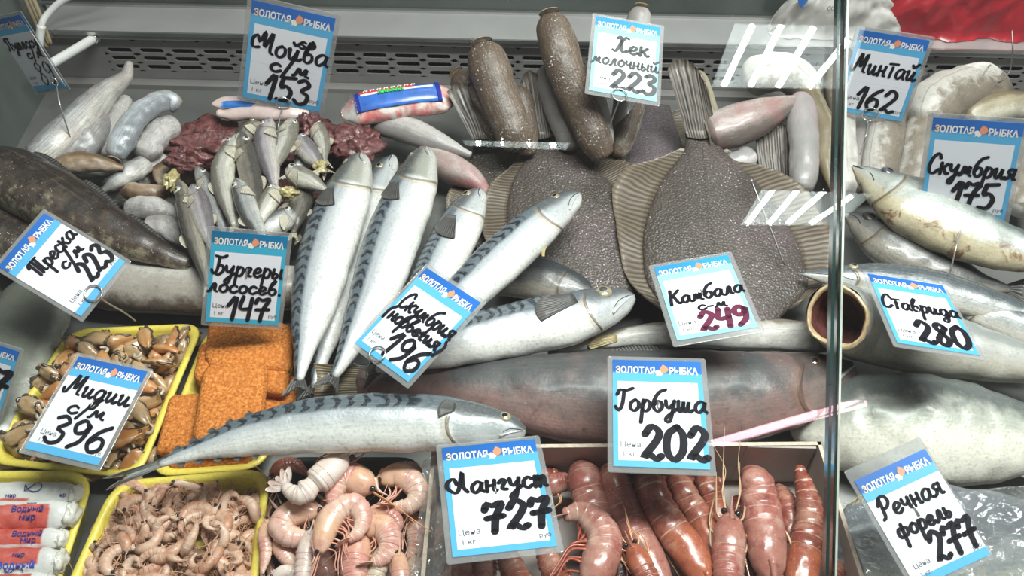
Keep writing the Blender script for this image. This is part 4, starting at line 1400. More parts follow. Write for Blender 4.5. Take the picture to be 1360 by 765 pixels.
structure('trim_1', m1[0], m1[1], plain('black_cooling_fins', (0.02, 0.019, 0.018), 0.5, 0.2), label='dark cooling fins behind the slots')
# low kick strip where the panel meets the deck, a lip and a ledge above
structure('baseboard_back', *slab(XL, XR, YB - 0.012, YB - 0.0005, 0.0, 0.006), STEEL_D)
zl = PY(400, 47, YB - 0.006)[2]
structure('trim_2', *slab(XL + 0.015, XR, YB - 0.006, YB + 0.045, zl - 0.010, zl), STEEL, label='steel ledge above the slotted panel')
structure('trim_3', *slab(XL + 0.03, XR, YB - 0.0085, YB - 0.006, zl - 0.0035, zl + 0.0006), STEEL_L, label='bright folded edge of the ledge')
yb2 = YB + 0.045
m = Mat('dark_glossy_back')
n_ = m.noise(7, 3)
BACKGL = m.out(m.ramp(n_, [(0.35, (0.055, 0.068, 0.060)), (0.65, (0.115, 0.130, 0.118))]), 0.30, 0.3, coat=0.3)
structure('wall_back_upper', *slab(XL - 0.1, XR + 0.1, yb2, yb2 + 0.01, zl, 0.62), BACKGL, label='dark glossy panel behind the ledge')
structure('trim_4', *slab(XL, XR, yb2 - 0.004, yb2, zl, zl + 0.003), STEEL_L)
structure('wall_left', *slab(XL - 0.012, XL, 0.12, YB + 0.05, 0.0, 0.5), SIDEWALL, label='grey green side panel of the counter')
structure('trim_5', *slab(XL, XL + 0.003, YB - 0.02, YB, 0.0, zt), plain('dark_corner_seal', (0.02, 0.022, 0.02), 0.6))

# ---- front glass: two panes, square to the shopper's view, with a polished joint
GD, GT = 0.42, 0.008
seam = PD(1112, 382.5, GD)
for side, label in ((-1, 'wide clear glass pane left of the vertical joint'), (1, 'clear glass pane right of the vertical joint')):
    th = Thing('glass_pane', label, 'glass pane', 'front glass of the counter')
    wd = 0.54 if side < 0 else 0.26
    c = seam + _rt * side * (0.0009 + wd / 2) + FWD * GT / 2
    gv, gf, _ = box8(c, _rt * wd / 2, _up * 0.21, FWD * GT / 2)
    th.add('pane', gv, gf, GLASS, smooth=False)
    ec = seam + _rt * side * (0.0009 + 0.0004) + FWD * GT / 2
    ev, ef, _ = box8(ec, _rt * 0.0003, _up * 0.2098, FWD * GT * 0.46)
    th.add('polished_edge', ev, ef, GLASS_EDGE, smooth=False)
    cv, cf, _ = box8(seam + _rt * side * 0.0021 + FWD * 0.0002, _rt * 0.0005, _up * 0.2098, FWD * 0.0003)
    th.add('edge_chamfer', cv, cf, GLASS_EDGE_L if side > 0 else GLASS_EDGE, smooth=False)
    th.build()


def mirror(px, py, z):
    """where a thing at height z hangs that the shopper sees mirrored at this spot of the glass"""
    d = ray(px, py)
    x = CAM + d * GD
    r_ = d + FWD * (-2 * np.dot(d, FWD))
    return x + r_ * ((z - x[2]) / r_[2])


TUBE_E = emitter('fluorescent_tube', (0.93, 1.0, 0.99), 30.0)
TUBE_P = emitter('pink_tube', (1.0, 0.62, 0.70), 17.0)
LAMPW = plain('white_lamp_tray', (0.85, 0.88, 0.87), 0.5, var=0.02)


def ceiling_light(label, corners, tubes, z, te, rad, group):
    th = Thing('ceiling_light', label, 'ceiling light', group)
    q = [mirror(x, y, z) for x, y in corners]
    b = [p + np.array([0, 0, 0.08]) for p in q]
    t_ = [p + np.array([0, 0, 0.09]) for p in q]
    f = [(0, 1, 2, 3), (4, 5, 6, 7)]
    for i in range(4):
        j = (i + 1) % 4
        f.append((i, j, 4 + j, 4 + i))
    v = [p + np.array([0, 0, 0.08]) for p in q] + t_ + q
    f = [(0, 1, 2, 3), (4, 5, 6, 7)] + [(4 + i, 4 + (i + 1) % 4, 8 + (i + 1) % 4, 8 + i) for i in range(4)]
    th.add('lamp_housing', np.array(v), f, LAMPW, smooth=False)
    for (x0, y0, x1, y1) in tubes:
        a, c = mirror(x0, y0, z + 0.02), mirror(x1, y1, z + 0.02)
        tv, tf, tu = tube([a, (a + c) / 2, c], rad, 6, 10)
        th.add('tube', tv, tf, te, tu)
    th.build()


ceiling_light('four-tube ceiling light mirrored in the upper part of the glass', [(976, 31), (1150, 35), (1128, 118), (945, 115)],
              [(1000, 33, 962, 113), (1038, 33, 998, 113), (1081, 36, 1034, 115), (1126, 52, 1075, 116)], 3.9, TUBE_E, 0.014, 'lights mirrored in the glass')
ceiling_light('four-tube ceiling light mirrored lower in the glass over the flounder', [(1012, 252), (1160, 257), (1112, 299), (984, 299)],
              [(1027, 252, 992, 298), (1059, 253, 1022, 297), (1096, 253, 1046, 297), (1132, 260, 1077, 297)], 3.9, TUBE_E, 0.013, 'lights mirrored in the glass')
ceiling_light('pink double-tube light mirrored above the cardboard box', [(935, 588), (1150, 526), (1150, 536), (960, 594)],
              [(946, 588, 1150, 534), (985, 573, 1120, 537)], 2.2, TUBE_P, 0.016, 'lights mirrored in the glass')
ceiling_light('small light bar with four bulbs mirrored above the flounder tails', [(614, 186), (758, 189), (752, 199), (618, 193)],
              [(633, 189, 638, 189), (666, 188, 668, 188), (701, 189, 704, 189), (731, 191, 738, 191)], 3.9, TUBE_E, 0.018, 'lights mirrored in the glass')

# ---- odds and ends along the back
REDBAG = plain('red_plastic_bag', (0.36, 0.022, 0.032), 0.35, var=0.4, scale=14, coat=0.3)
WHITEBAG = plain('white_plastic_bag', (0.46, 0.445, 0.42), 0.4, var=0.15, scale=18, coat=0.3)
BLUEP = plain('blue_print', (0.03, 0.16, 0.50), 0.4)
GREENP = plain('green_print', (0.10, 0.45, 0.16), 0.4)
REDP = plain('red_print', (0.62, 0.05, 0.06), 0.4)
WHITEP = plain('white_print', (0.85, 0.85, 0.85), 0.4)


def pilebag(name, label, px0, px1, py0, py1, mat, seed, amp, yb, bottom):
    a, b = PY(px0, bottom, yb), PY(px1, bottom, yb)
    cx = (a[0] + b[0]) / 2
    rx = (b[0] - a[0]) / 2
    top = PY((px0 + px1) / 2, py0, yb)[2]
    zb = zl + 0.001
    G = []
    nx, nz = 60, 30
    for i in range(nx):
        s = -1 + 2 * i / (nx - 1)
        row = []
        for j in range(nz):
            t = math.pi * j / (nz - 1)          # front bottom, over the top, to the back
            w = math.sqrt(max(0.0, 1 - abs(s) ** 3.2))
            hgt = (top - zb) * w * (0.9 + 0.2 * math.sin(s * 3 + seed))
            y = yb - 0.015 * math.cos(t) * (0.4 + 0.6 * w)
            z = zb + hgt * math.sin(t) ** 0.8
            k = mnoise.fractal(Vector((s * 3 + seed, t * 1.5, seed)), 0.6, 2.2, 4) * amp
            crease = -abs(mnoise.noise(Vector((s * 4 - t * 1.3, t * 2, seed * 3)))) * amp * 1.2
            row.append((cx + s * rx, y - k - crease * 0.6, max(zb, z + (k + crease) * math.sin(t))))
        G.append(row)
    m_ = grid_solid(np.array(G), 0.0012)
    th = Thing(name, label, 'bag')
    _addm(th, 'bag_film', m_, mat)
    return th, np.array(G)


th, G = pilebag('plastic_bag', 'white plastic bag with a blue mark lying on the back ledge', 1022, 1196, -30, 40, WHITEBAG, 2.0, 0.005, YB + 0.020, 36)
q = [PY(x, y, YB + 0.001) for x, y in ((1058, -3), (1078, -6), (1064, 12))]
tri = np.array(q)
th.add('blue_mark', np.vstack([tri, tri + np.array([0, 0.004, 0])]), [(0, 1, 2), (3, 5, 4), (0, 3, 4, 1), (1, 4, 5, 2), (2, 5, 3, 0)], BLUEP, smooth=False)
v2, f2 = text2d('00')
o_ = PY(1098, 14, YB + 0.001)
th.add('printed_digits', np.array([o_ + np.array([a * 0.008, 0, b * 0.008]) for a, b in v2]), f2, PRINT, smooth=False)
th.build()
th, G = pilebag('plastic_bag', 'red plastic bag slumped on the back ledge at the right', 1160, 1410, -60, 38, REDBAG, 5.0, 0.006, YB + 0.024, 38)
th.build()

th = Thing('plastic_rod', 'short white plastic rod bridging the left back corner', 'rod')
a, b = PY(60, 90, YB - 0.075), PY(128, 49, YB - 0.001)
_addm(th, 'rod', tube([a, (a + b) / 2, b], 0.0052, 10, 14), PLASTIC_W)
_addm(th, 'end_cap', tube([b - (b - a) * 0.08, b - (b - a) * 0.04, b], 0.0062, 6, 14), STEEL_L)
th.build()
th = Thing('power_cable', 'white cable curling down in the left back corner', 'cable')
_addm(th, 'cable', tube([PY(x, y, YB + dy) for x, y, dy in ((150, -60, .02), (118, -18, 0.01), (84, 0, 0.0), (64, 18, -.01), (55, 34, -.02), (53, 62, -.03), (50, 80, -.03))], 0.0036, 40, 12), PLASTIC_W)
_addm(th, 'cable_sleeve', tube([PY(x, y, YB + dy) for x, y, dy in ((55, 34, -.02), (53, 50, -.025), (52, 62, -.03))], 0.0046, 10, 12), PLASTIC_W)
th.build()
th = Thing('wooden_stick', 'split weathered wooden stick leaning in the left back corner', 'stick')
ms = []
for i, (dx, r_) in enumerate(((0, .0042), (5, .0036), (9, .003))):
    ms.append(tube([PY(26 + dx, -22, YB - 0.01), PY(44 + dx, 20, YB - 0.012), PY(62 + dx * 0.6, 58 + 4 * (i == 0), YB - 0.015)], r_, 20, 8, r_ * 0.7))
for q in ms:
    _addm(th, 'split_strip', q, WOOD)
th.build()
# ------------------------------------------------------------------ fish
NF = nrm(ZUP * 0.75 - FWD * 0.25)
gm, gr = 'mackerels laid in the middle', 'fish heaped on the right'
EYEB = plain('brown_eye', (0.10, 0.055, 0.03), 0.15, var=0.4, scale=200, coat=0.8)
EYM = (0.085, 0.45, 7)
fish('mackerel', 'silver mackerel lying leftmost of the upright pair, head up', 'fish', [(480, 206), (470, 234), (460, 262), (446, 300), (431, 345), (418, 400), (406, 455), (397, 505)], 38, 'mackerel_olive', h=0.055,
     tail='fork', tail_len=26, tail_w=20, tailmat='dark', eye=(0.07, 0.55, 5), pect=(0.235, 0.42, 36, 15), pectmat='dark', group=gm, jaw=True).build()
fish('mackerel', 'whitest mackerel of the upright pair, rusty line behind its head', 'fish', [(566, 198), (556, 228), (546, 256), (528, 300), (512, 345), (497, 388), (478, 432), (457, 476), (443, 500)], 38, 'mackerel_olive', h=0.062,
     tail='fork', tail_len=26, tail_w=20, tailmat='dark', eye=(0.065, 0.62, 5), pect=(0.235, 0.45, 36, 15), pectmat='dark', group=gm, jaw=True).build()
fish('mackerel', 'half hidden mackerel wedged under the upright pair', 'fish', [(522, 208), (508, 236), (487, 290), (458, 375), (438, 435), (425, 480), (416, 515)], 30, 'mackerel', h=0.028,
     tail='fork', tail_len=22, tail_w=18, tailmat='dark', eye=(0.085, 0.3, 6), group=gm, jaw=True).build()
fish('mackerel', 'mackerel with raised head beside the rayed flounder fin', 'fish', [(638, 253), (620, 284), (600, 322), (578, 365), (550, 415), (522, 455)], 32, 'mackerel', h=0.055,
     tail='fork', tail_len=26, tail_w=20, tailmat='dark', eye=EYM, pect=(0.27, 0.30, 40, 15), pectmat='dark', group=gm, jaw=True).build()
fish('mackerel', 'white bellied mackerel slanting over the flounder, head at upper right', 'fish', [(769, 258), (740, 280), (706, 308), (665, 345), (628, 380), (588, 418), (552, 452), (520, 480)], 33, 'mackerel', h=0.085,
     tail='fork', tail_len=24, tail_w=20, tailmat='dark', eye=(0.10, 0.50, 7), ventral=[(0.27, 0.31, 17)], pectmat='yellow', group=gm, jaw=True).build()
fish('mackerel', 'mackerel pointing right with large ringed eye, below the slanting one', 'fish', [(841, 394), (802, 408), (752, 424), (700, 434), (650, 445), (600, 459), (548, 476), (500, 492)], 38, 'mackerel', h=0.070,
     tail='fork', tail_len=26, tail_w=20, tailmat='dark', eye=(0.115, 0.45, 12), pect=(0.235, 0.35, 58, 19), pectmat='dark', group=gm, jaw=True, pupil=PUPIL_G).build()
fish('mackerel', 'long mackerel lying level across the trays, tail to the left', 'fish', [(697, 574), (655, 567), (603, 563), (540, 561), (470, 562), (400, 567), (340, 577), (290, 590), (245, 604), (212, 616)], 40, 'mackerel', h=0.085,
     tail='fork', tail_len=72, tail_w=9, tailmat='grey', eye=(0.06, 0.42, 9), pect=(0.195, 0.32, 22, 13), pectmat='dark', group=gm, jaw=True, finlets=True).build()
fish('pink_salmon', 'big dark pink salmon lying across the middle, head at the glass joint', 'fish', [(1132, 488), (1090, 503), (1040, 518), (960, 527), (860, 529), (760, 527), (660, 520), (580, 512), (510, 507), (478, 507)], 66, 'salmon', h=0.046,
     profile='salmon', dors=168, tk=0.62, tail='fan', tail_len=62, tail_w=26, tailmat='brown', eye=(0.088, 0.40, 9), iris=EYEB, group='large salmon', jaw=True,
     dfin=[(0.40, 0.50, 10)], n=96, seg=40, jitter=0.03).build()
fish('pollock', 'pale pollock half hidden behind the big salmon', 'fish', [(1100, 449), (1000, 444), (900, 443), (820, 450), (740, 466)], 22, 'pollock', h=0.045, profile='headless', tk=0.8, pect=(0.78, -0.1, 40, 14), pectmat='yellow', cut=FLESH, group='pale fish behind the salmon', tail='fan', tail_len=14, tail_w=8, tailmat='pale').build()
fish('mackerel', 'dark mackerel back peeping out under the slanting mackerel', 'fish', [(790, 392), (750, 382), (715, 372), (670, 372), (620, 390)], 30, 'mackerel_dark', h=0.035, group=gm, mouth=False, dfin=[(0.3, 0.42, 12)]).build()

# ---- flounders
flounder('large flounder with its tail up, in front, behind the dark pink priced card', [(930, 172), (935, 200), (941, 234), (949, 284), (959, 338), (970, 393), (984, 440)], [20, 26, 56, 88, 106, 99, 40], 0.050,
         ([(913, 182, 0.055), (933, 184, 0.058), (953, 180, 0.055)], [(887, 92, 0.10), (893, 82, 0.105), (906, 79, 0.108), (922, 86, 0.108), (938, 112, 0.10)]),
         left=(0.12, 0.97, [6, 52, 58, 40, 32, 26, 16]), right=(0.12, 0.93, [6, 40, 58, 56, 50, 30, 18])).build()
flounder('flounder with tail up left of the large front one, under the slanting mackerel', [(724, 178), (729, 200), (738, 235), (754, 290), (772, 340), (790, 385), (800, 412)], [22, 28, 58, 82, 84, 64, 30], 0.036,
         ([(707, 186, 0.045), (722, 184, 0.048), (745, 178, 0.045)], [(690, 112, 0.085), (697, 97, 0.09), (708, 95, 0.092), (722, 110, 0.088), (736, 140, 0.08)]),
         left=(0.12, 0.8, [8, 26, 34, 36, 30, 20]), right=(0.10, 0.6, [10, 40, 44, 40, 20])).build()
flounder('brown flounder tail fanned out beside the blue crab stick pack', [(646, 180), (655, 205), (662, 240), (660, 290), (650, 330)], [19, 28, 38, 42, 30], 0.018,
         ([(628, 186, 0.045), (646, 184, 0.048), (666, 184, 0.045)], [(594, 122, 0.075), (604, 113, 0.08), (620, 112, 0.082), (636, 122, 0.08), (650, 146, 0.07)]),
         left=(0.2, 0.9, [8, 22, 30, 26]), right=(0.2, 0.8, [8, 14, 16]), mat='flounder').build()
flounder('purplish flounder partly hidden between the two tail-up flounders', [(868, 140), (868, 170), (872, 200), (872, 240), (868, 280)], [22, 30, 36, 44, 36], 0.026, None,
         left=(0.15, 0.95, [8, 22, 26, 20]), right=(0.05, 0.6, [14, 20, 18]), mat='flounder_lilac').build()
flounder('flounder of which only the grey ribbed tail stands up behind the front one', [(1032, 246), (1036, 270), (1050, 300), (1060, 340)], [20, 30, 44, 40], 0.020,
         ([(1012, 250, 0.022), (1030, 252, 0.024), (1050, 250, 0.022)], [(1002, 172, 0.050), (1014, 165, 0.052), (1034, 164, 0.052), (1049, 168, 0.05)]), mat='flounder').build()

# ---- hake, upper middle
gh = 'headless hake heaped at the back'
hk = dict(profile='trunk', tk=0.8, group=gh, n=60)
fish('hake', 'dark freckled headless hake slanting behind the fanned tail', 'fish', [(641, 62, .115), (650, 90, .105), (662, 125, .09), (676, 160, .075), (690, 195, .06)], 27, 'hake', cut=FLESH, dors=150, **hk).build()
fish('hake', 'tallest headless hake, sticking up in front of the back panel', 'fish', [(731, 22, .15), (741, 60, .135), (756, 105, .115), (775, 150, .09), (792, 190, .07), (800, 208, .06)], 25, 'hake', cut=FLESH, dors=150, **hk).build()
fish('hake', 'grey round hake end at the left of the hake heap', 'fish', [(608, 100, .075), (625, 118, .07), (648, 150, .06), (665, 180, .05)], 20, 'hake', cut=FLESH_TAN, dors=140, **hk).build()
fish('hake', 'brownish hake with a light cut end behind the fanned tail', 'fish', [(632, 112, .085), (646, 130, .08), (662, 155, .07), (680, 195, .05)], 17, 'hake', cut=FLESH, dors=170, **hk).build()
fish('hake', 'slim brown hake between the two tallest hake', 'fish', [(688, 118, .085), (694, 145, .075), (699, 175, .06), (700, 205, .045)], 16, 'hake', dors=120, **hk).build()
fish('hake', 'smooth grey hake belly beside the tallest hake', 'fish', [(728, 92, .085), (736, 120, .08), (750, 160, .065), (764, 195, .05)], 22, 'hake_belly', dors=90, **hk).build()
fish('hake', 'light grey hake strip along the right of the tallest hake', 'fish', [(779, 100, .10), (788, 135, .09), (797, 165, .075), (803, 195, .06)], 17, 'hake_belly', dors=200, **hk).build()
fish('hake', 'beige ended hake rising behind the card with the grey writing', 'fish', [(851, 12, .135), (846, 45, .12), (838, 85, .10), (832, 130, .075), (826, 185, .05)], 18, 'hake_belly', cut=FLESH_TAN, dors=150, **hk).build()
fish('hake', 'freckled hake standing just right of the wire pin', 'fish', [(842, 120, .075), (838, 150, .065), (829, 180, .055), (818, 205, .045)], 17, 'hake', dors=170, **hk).build()
fish('hake', 'pinkish headless hake lying slanted right of the big upright tail', 'fish', [(944, 176, .055), (975, 167, .06), (1010, 154, .065), (1040, 141, .068), (1064, 132, .07)], 29, 'hake_pink', cut=FLESH, dors=185, profile='headless', tk=0.8, group=gh, u0=0.03).build()
fish('hake', 'thin hake end hooked up right of the big upright tail', 'fish', [(926, 96, .06), (934, 115, .055), (942, 140, .045), (950, 165, .035)], 10, 'pollock_tan', dors=150, **hk).build()
fish('hake', 'small pale hake tail lump below the pinkish hake', 'fish', [(998, 204, .045), (985, 212, .045), (965, 216, .042)], 14, 'pollock_lilac', dors=150, **hk).build()
fish('hake', 'silver grey fish lying under the blue crab stick pack', 'fish', [(503, 162, .045), (540, 172, .045), (580, 188, .043), (625, 206, .04)], 19, 'hake_belly', dors=190, profile='headless', tk=0.8, cut=FLESH, group=gh, u0=0.0).build()
fish('hake', 'brown fish tail tucked under the raised mackerel head', 'fish', [(560, 205, .03), (595, 222, .03), (630, 240, .028), (650, 262, .026)], 22, 'hake_pink', dors=190, profile='headless', tk=0.8, group=gh).build()

# ---- pollock, upper right
gp = 'pollock heaped at the right back'
pk = dict(tk=0.85, group=gp, n=56, jitter=0.10, jfreq=70)
fish('pollock', 'round white pollock belly under the mirrored ceiling light', 'fish', [(990, 108, .055), (1015, 98, .065), (1040, 96, .068), (1062, 108, .06), (1075, 125, .05)], 27, 'pollock', profile='trunk', **pk).build()
fish('pollock', 'lilac white pollock hanging down right of the ribbed tail', 'fish', [(1063, 128, .068), (1066, 165, .06), (1069, 205, .055), (1066, 252, .045)], 20, 'pollock_lilac', profile='trunk', dors=90, **pk).build()
fish('pollock', 'tan pollock curved like an S left of the glass joint', 'fish', [(1072, 112, .06), (1083, 140, .058), (1096, 172, .055), (1094, 205, .05), (1100, 232, .045), (1108, 262, .04)], 15, 'pollock_tan', profile='headless', dors=150, **pk).build()
fish('pollock', 'beige pollock standing behind the glass joint', 'fish', [(1112, 80, .065), (1114, 120, .06), (1119, 165, .055), (1122, 215, .045), (1124, 260, .035)], 17, 'pollock', profile='trunk', dors=180, **pk).build()
fish('pollock', 'dark narrow pollock between the tan one and the glass joint', 'fish', [(1098, 100, .045), (1104, 130, .045), (1108, 165, .04), (1112, 200, .035)], 9, 'pollock_tan', profile='trunk', dors=90, **pk).build()
fish('pollock', 'frosted pollock below the top right card', 'fish', [(1184, 120, .06), (1180, 150, .058), (1175, 190, .055), (1166, 240, .045)], 25, 'pollock', profile='trunk', dors=60, **pk).build()
fish('pollock', 'white pollock curving over at the top right, grey at its end', 'fish', [(1228, 170, .060), (1240, 144, .068), (1262, 126, .072), (1296, 118, .070), (1330, 118, .062)], 34, 'pollock', profile='trunk', dors=140, **pk).build()
fish('pollock', 'white pollock belly hanging down left of the far right card', 'fish', [(1236, 138, .058), (1228, 180, .058), (1221, 220, .05), (1214, 262, .04)], 27, 'pollock', profile='trunk', dors=90, **pk).build()
fish('pollock', 'white hump of pollock topmost at the right back', 'fish', [(1262, 112, .07), (1290, 98, .085), (1312, 97, .085), (1326, 112, .075)], 14, 'pollock', profile='trunk', dors=200, **pk).build()
fish('pollock', 'tan pollock back behind the far right card', 'fish', [(1285, 160, .06), (1310, 146, .066), (1340, 140, .066), (1380, 140, .06), (1420, 150, .05)], 21, 'pollock_tan', profile='headless', dors=0, **pk).build()
fish('pollock', 'pollock strip at the right edge beside the far right card', 'fish', [(1362, 190, .045), (1360, 230, .04), (1356, 280, .035)], 24, 'pollock', profile='trunk', dors=90, **pk).build()
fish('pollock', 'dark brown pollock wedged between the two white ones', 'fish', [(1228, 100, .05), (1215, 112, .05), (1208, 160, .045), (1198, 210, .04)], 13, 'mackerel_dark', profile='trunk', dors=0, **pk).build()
fish('pollock', 'grey pollock strip just right of the glass joint', 'fish', [(1146, 170, .045), (1142, 200, .04), (1134, 250, .035)], 16, 'hake_belly', profile='trunk', dors=60, **pk).build()

# ---- right hand heap
fish('mackerel', 'pale mackerel with a long pointed jaw, head up right of the joint', 'fish', [(1132, 221), (1165, 244), (1205, 270), (1250, 293), (1300, 316), (1360, 336), (1430, 350)], 46, 'mackerel_pale', h=0.070,
     dors=0, eye=(0.145, 0.50, 10), iris=PUPIL_G, group=gr, profile='pointed', tail='fork', tailmat='grey').build()
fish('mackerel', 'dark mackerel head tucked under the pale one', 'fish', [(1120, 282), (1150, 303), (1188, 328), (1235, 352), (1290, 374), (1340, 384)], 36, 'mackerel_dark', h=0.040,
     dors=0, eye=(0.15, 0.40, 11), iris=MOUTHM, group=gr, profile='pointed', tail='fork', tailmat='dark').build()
fish('horse_mackerel', 'silver nosed horse mackerel whose snout pokes left of the joint', 'fish', [(1063, 363), (1105, 368), (1165, 374), (1240, 385), (1310, 404), (1380, 424), (1440, 440)], 29, 'horse', h=0.068,
     dors=10, group=gr, profile='pointed', eye=(0.19, 0.6, 7), tail='fork', tailmat='dark').build()
fish('horse_mackerel', 'grey horse mackerel at the right edge beside the card priced 280', 'fish', [(1262, 396), (1300, 410), (1345, 428), (1400, 446), (1450, 456)], 30, 'horse', h=0.062, dors=10, group=gr, eye=(0.14, 0.5, 9), iris=GUTS, tail='fork', tailmat='dark').build()
fish('headless_fish', 'big headless fish with open dark belly facing left', 'fish', [(1112, 419, .100), (1119, 423, .084), (1134, 429, .068), (1168, 438, .058), (1220, 452, .056), (1290, 468), (1370, 484), (1450, 496)], 49, 'headless', h=0.056, profile='headless', dors=0, tk=0.85, cavity=True, group=gr, tail='fork', tailmat='grey', n=80, seg=36).build()
fish('silver_salmon', 'big silver bellied salmon at the right, below the headless fish', 'fish', [(1052, 572, .016), (1090, 568, .024), (1150, 566, .034), (1230, 571), (1300, 577), (1380, 582), (1450, 584)], 76, 'silver', h=0.040, profile='salmon', dors=4, tk=0.6, group='large salmon', n=90, seg=36,
     tail='fan', tail_len=60, tail_w=40, tailmat='grey', ventral=[(0.72, 0.78, 14)]).build()
fish('river_trout', 'grey and cream trout in clear bag at lower right corner', 'fish', [(1105, 745), (1150, 728), (1220, 722), (1300, 722), (1400, 716), (1470, 712)], 78, 'trout', h=0.034, profile='salmon', dors=15, tk=0.45, group='large salmon', tail='fan', tailmat='grey', dfin=[(0.12, 0.3, 14)], dfinmat='yellow').build()

# ---- left hand heap
gc = 'cod heaped on the left'
fish('cod', 'long dark mottled cod sloping down from the left edge', 'fish', [(-6, 226, .06), (40, 248, .065), (90, 276, .065), (140, 304, .06), (190, 327, .055), (228, 343, .05), (252, 352, .045)], 44, 'cod', profile='headless', dors=8, tk=0.8, group=gc, n=80, seg=36,
     dfin=[(0.12, 0.34, 8), (0.42, 0.62, 8), (0.68, 0.88, 6)], dfinmat='dark', jitter=0.04, tail='fan', tail_len=16, tail_w=12, tailmat='dark').build()
fish('cod', 'brown cod lying lower left under the tilted card', 'fish', [(-40, 300, .035), (10, 318, .035), (70, 345, .033), (130, 372, .03), (190, 392, .028)], 44, 'cod', profile='headless', dors=10, tk=0.75, group=gc, jitter=0.05).build()
fish('cod', 'pale grey cod with dark belly behind the mussel tray', 'fish', [(95, 372), (150, 378), (210, 384), (280, 386), (350, 384), (420, 380)], 34, 'cod_pale', h=0.028, profile='trunk', dors=190, tk=0.8, group=gc, jitter=0.05).build()
fish('cod', 'broad grey green fish under film left of the mussel tray', 'fish', [(52, 372), (40, 420), (14, 480), (-14, 540), (-40, 600)], 54, 'bagged', h=0.020, profile='trunk', dors=120, tk=0.4, group=gc, jitter=0.03).build()
fish('cod', 'dark cod tail below the long mottled cod', 'fish', [(60, 345, .02), (130, 362, .02), (200, 372, .02), (270, 372, .02)], 22, 'cod', profile='trunk', dors=170, tk=0.7, group=gc).build()

gw = 'headless blue whiting heaped at the left back'
wk = dict(group=gw, n=56, seg=26, jitter=0.12, jfreq=120, tk=0.8)
fish('blue_whiting', 'pale whiting whose thin tail points up at the vent slots', 'fish', [(50, 212, .055), (70, 196, .06), (95, 172, .062), (118, 148, .062), (140, 124, .06), (160, 108, .058), (168, 100, .058), (172, 84, .062)], 25, 'whiting', profile='headless', dors=0, group=gw, tk=0.85, n=60, cut=FLESH, u0=0.0, dfin=[(0.35, 0.48, 9)], dfinmat='pale').build()
fish('blue_whiting', 'lumpy white whiting below the thin tailed one', 'fish', [(85, 216, .045), (105, 196, .052), (125, 176, .054), (146, 152, .05)], 25, 'whiting', profile='headless', dors=180, cut=FLESH, **wk).build()
fish('blue_whiting', 'bluish curved whiting with a yellow gutted end', 'fish', [(153, 208, .058), (166, 180, .064), (184, 153, .066), (206, 138, .064), (224, 134, .060), (236, 142, .055)], 17, 'whiting_blue', profile='trunk', dors=180, cut=FLESH, **wk).build()
fish('blue_whiting', 'frosted grey whiting right of the curved bluish one', 'fish', [(188, 208, .042), (198, 190, .045), (214, 174, .046), (232, 166, .042)], 21, 'whiting_ice', profile='trunk', dors=0, **wk).build()
fish('blue_whiting', 'frosted whiting between the pale and the curved one', 'fish', [(138, 206, .04), (146, 182, .046), (156, 156, .048), (166, 132, .045)], 14, 'whiting_ice', profile='trunk', dors=0, **wk).build()
fish('blue_whiting', 'amber brown whiting lying level at the foot of the heap', 'fish', [(76, 222, .055), (100, 216, .058), (130, 217, .058), (164, 223, .055)], 16, 'whiting_brown', profile='headless', dors=0, cut=GUTS, **wk).build()
fish('blue_whiting', 'grey whiting slanting below the frosted ones', 'fish', [(192, 218, .038), (176, 228, .042), (158, 240, .042), (136, 254, .036)], 16, 'whiting', profile='headless', dors=180, **wk).build()
fish('blue_whiting', 'reddish brown whiting close to the capelin heads', 'fish', [(166, 254, .040), (185, 255, .044), (205, 256, .042), (222, 256, .036)], 12, 'whiting_brown', profile='trunk', dors=180, cut=FLESH_RED, **wk).build()
fish('blue_whiting', 'grey white whiting lowest, against the dark cod', 'fish', [(172, 278, .034), (195, 276, .038), (220, 280, .036), (244, 292, .03)], 17, 'whiting_ice', profile='headless', dors=180, **wk).build()
fish('blue_whiting', 'dim grey whiting at the bottom of the heap by the frosted ones', 'fish', [(214, 206, .022), (196, 228, .022), (170, 244, .02), (140, 262, .018)], 22, 'whiting', profile='trunk', dors=180, **wk).build()
fish('blue_whiting', 'shadowed whiting underneath the thin tailed one', 'fish', [(60, 222, .025), (100, 214, .028), (150, 214, .026), (200, 214, .02)], 24, 'whiting', profile='trunk', dors=0, **wk).build()

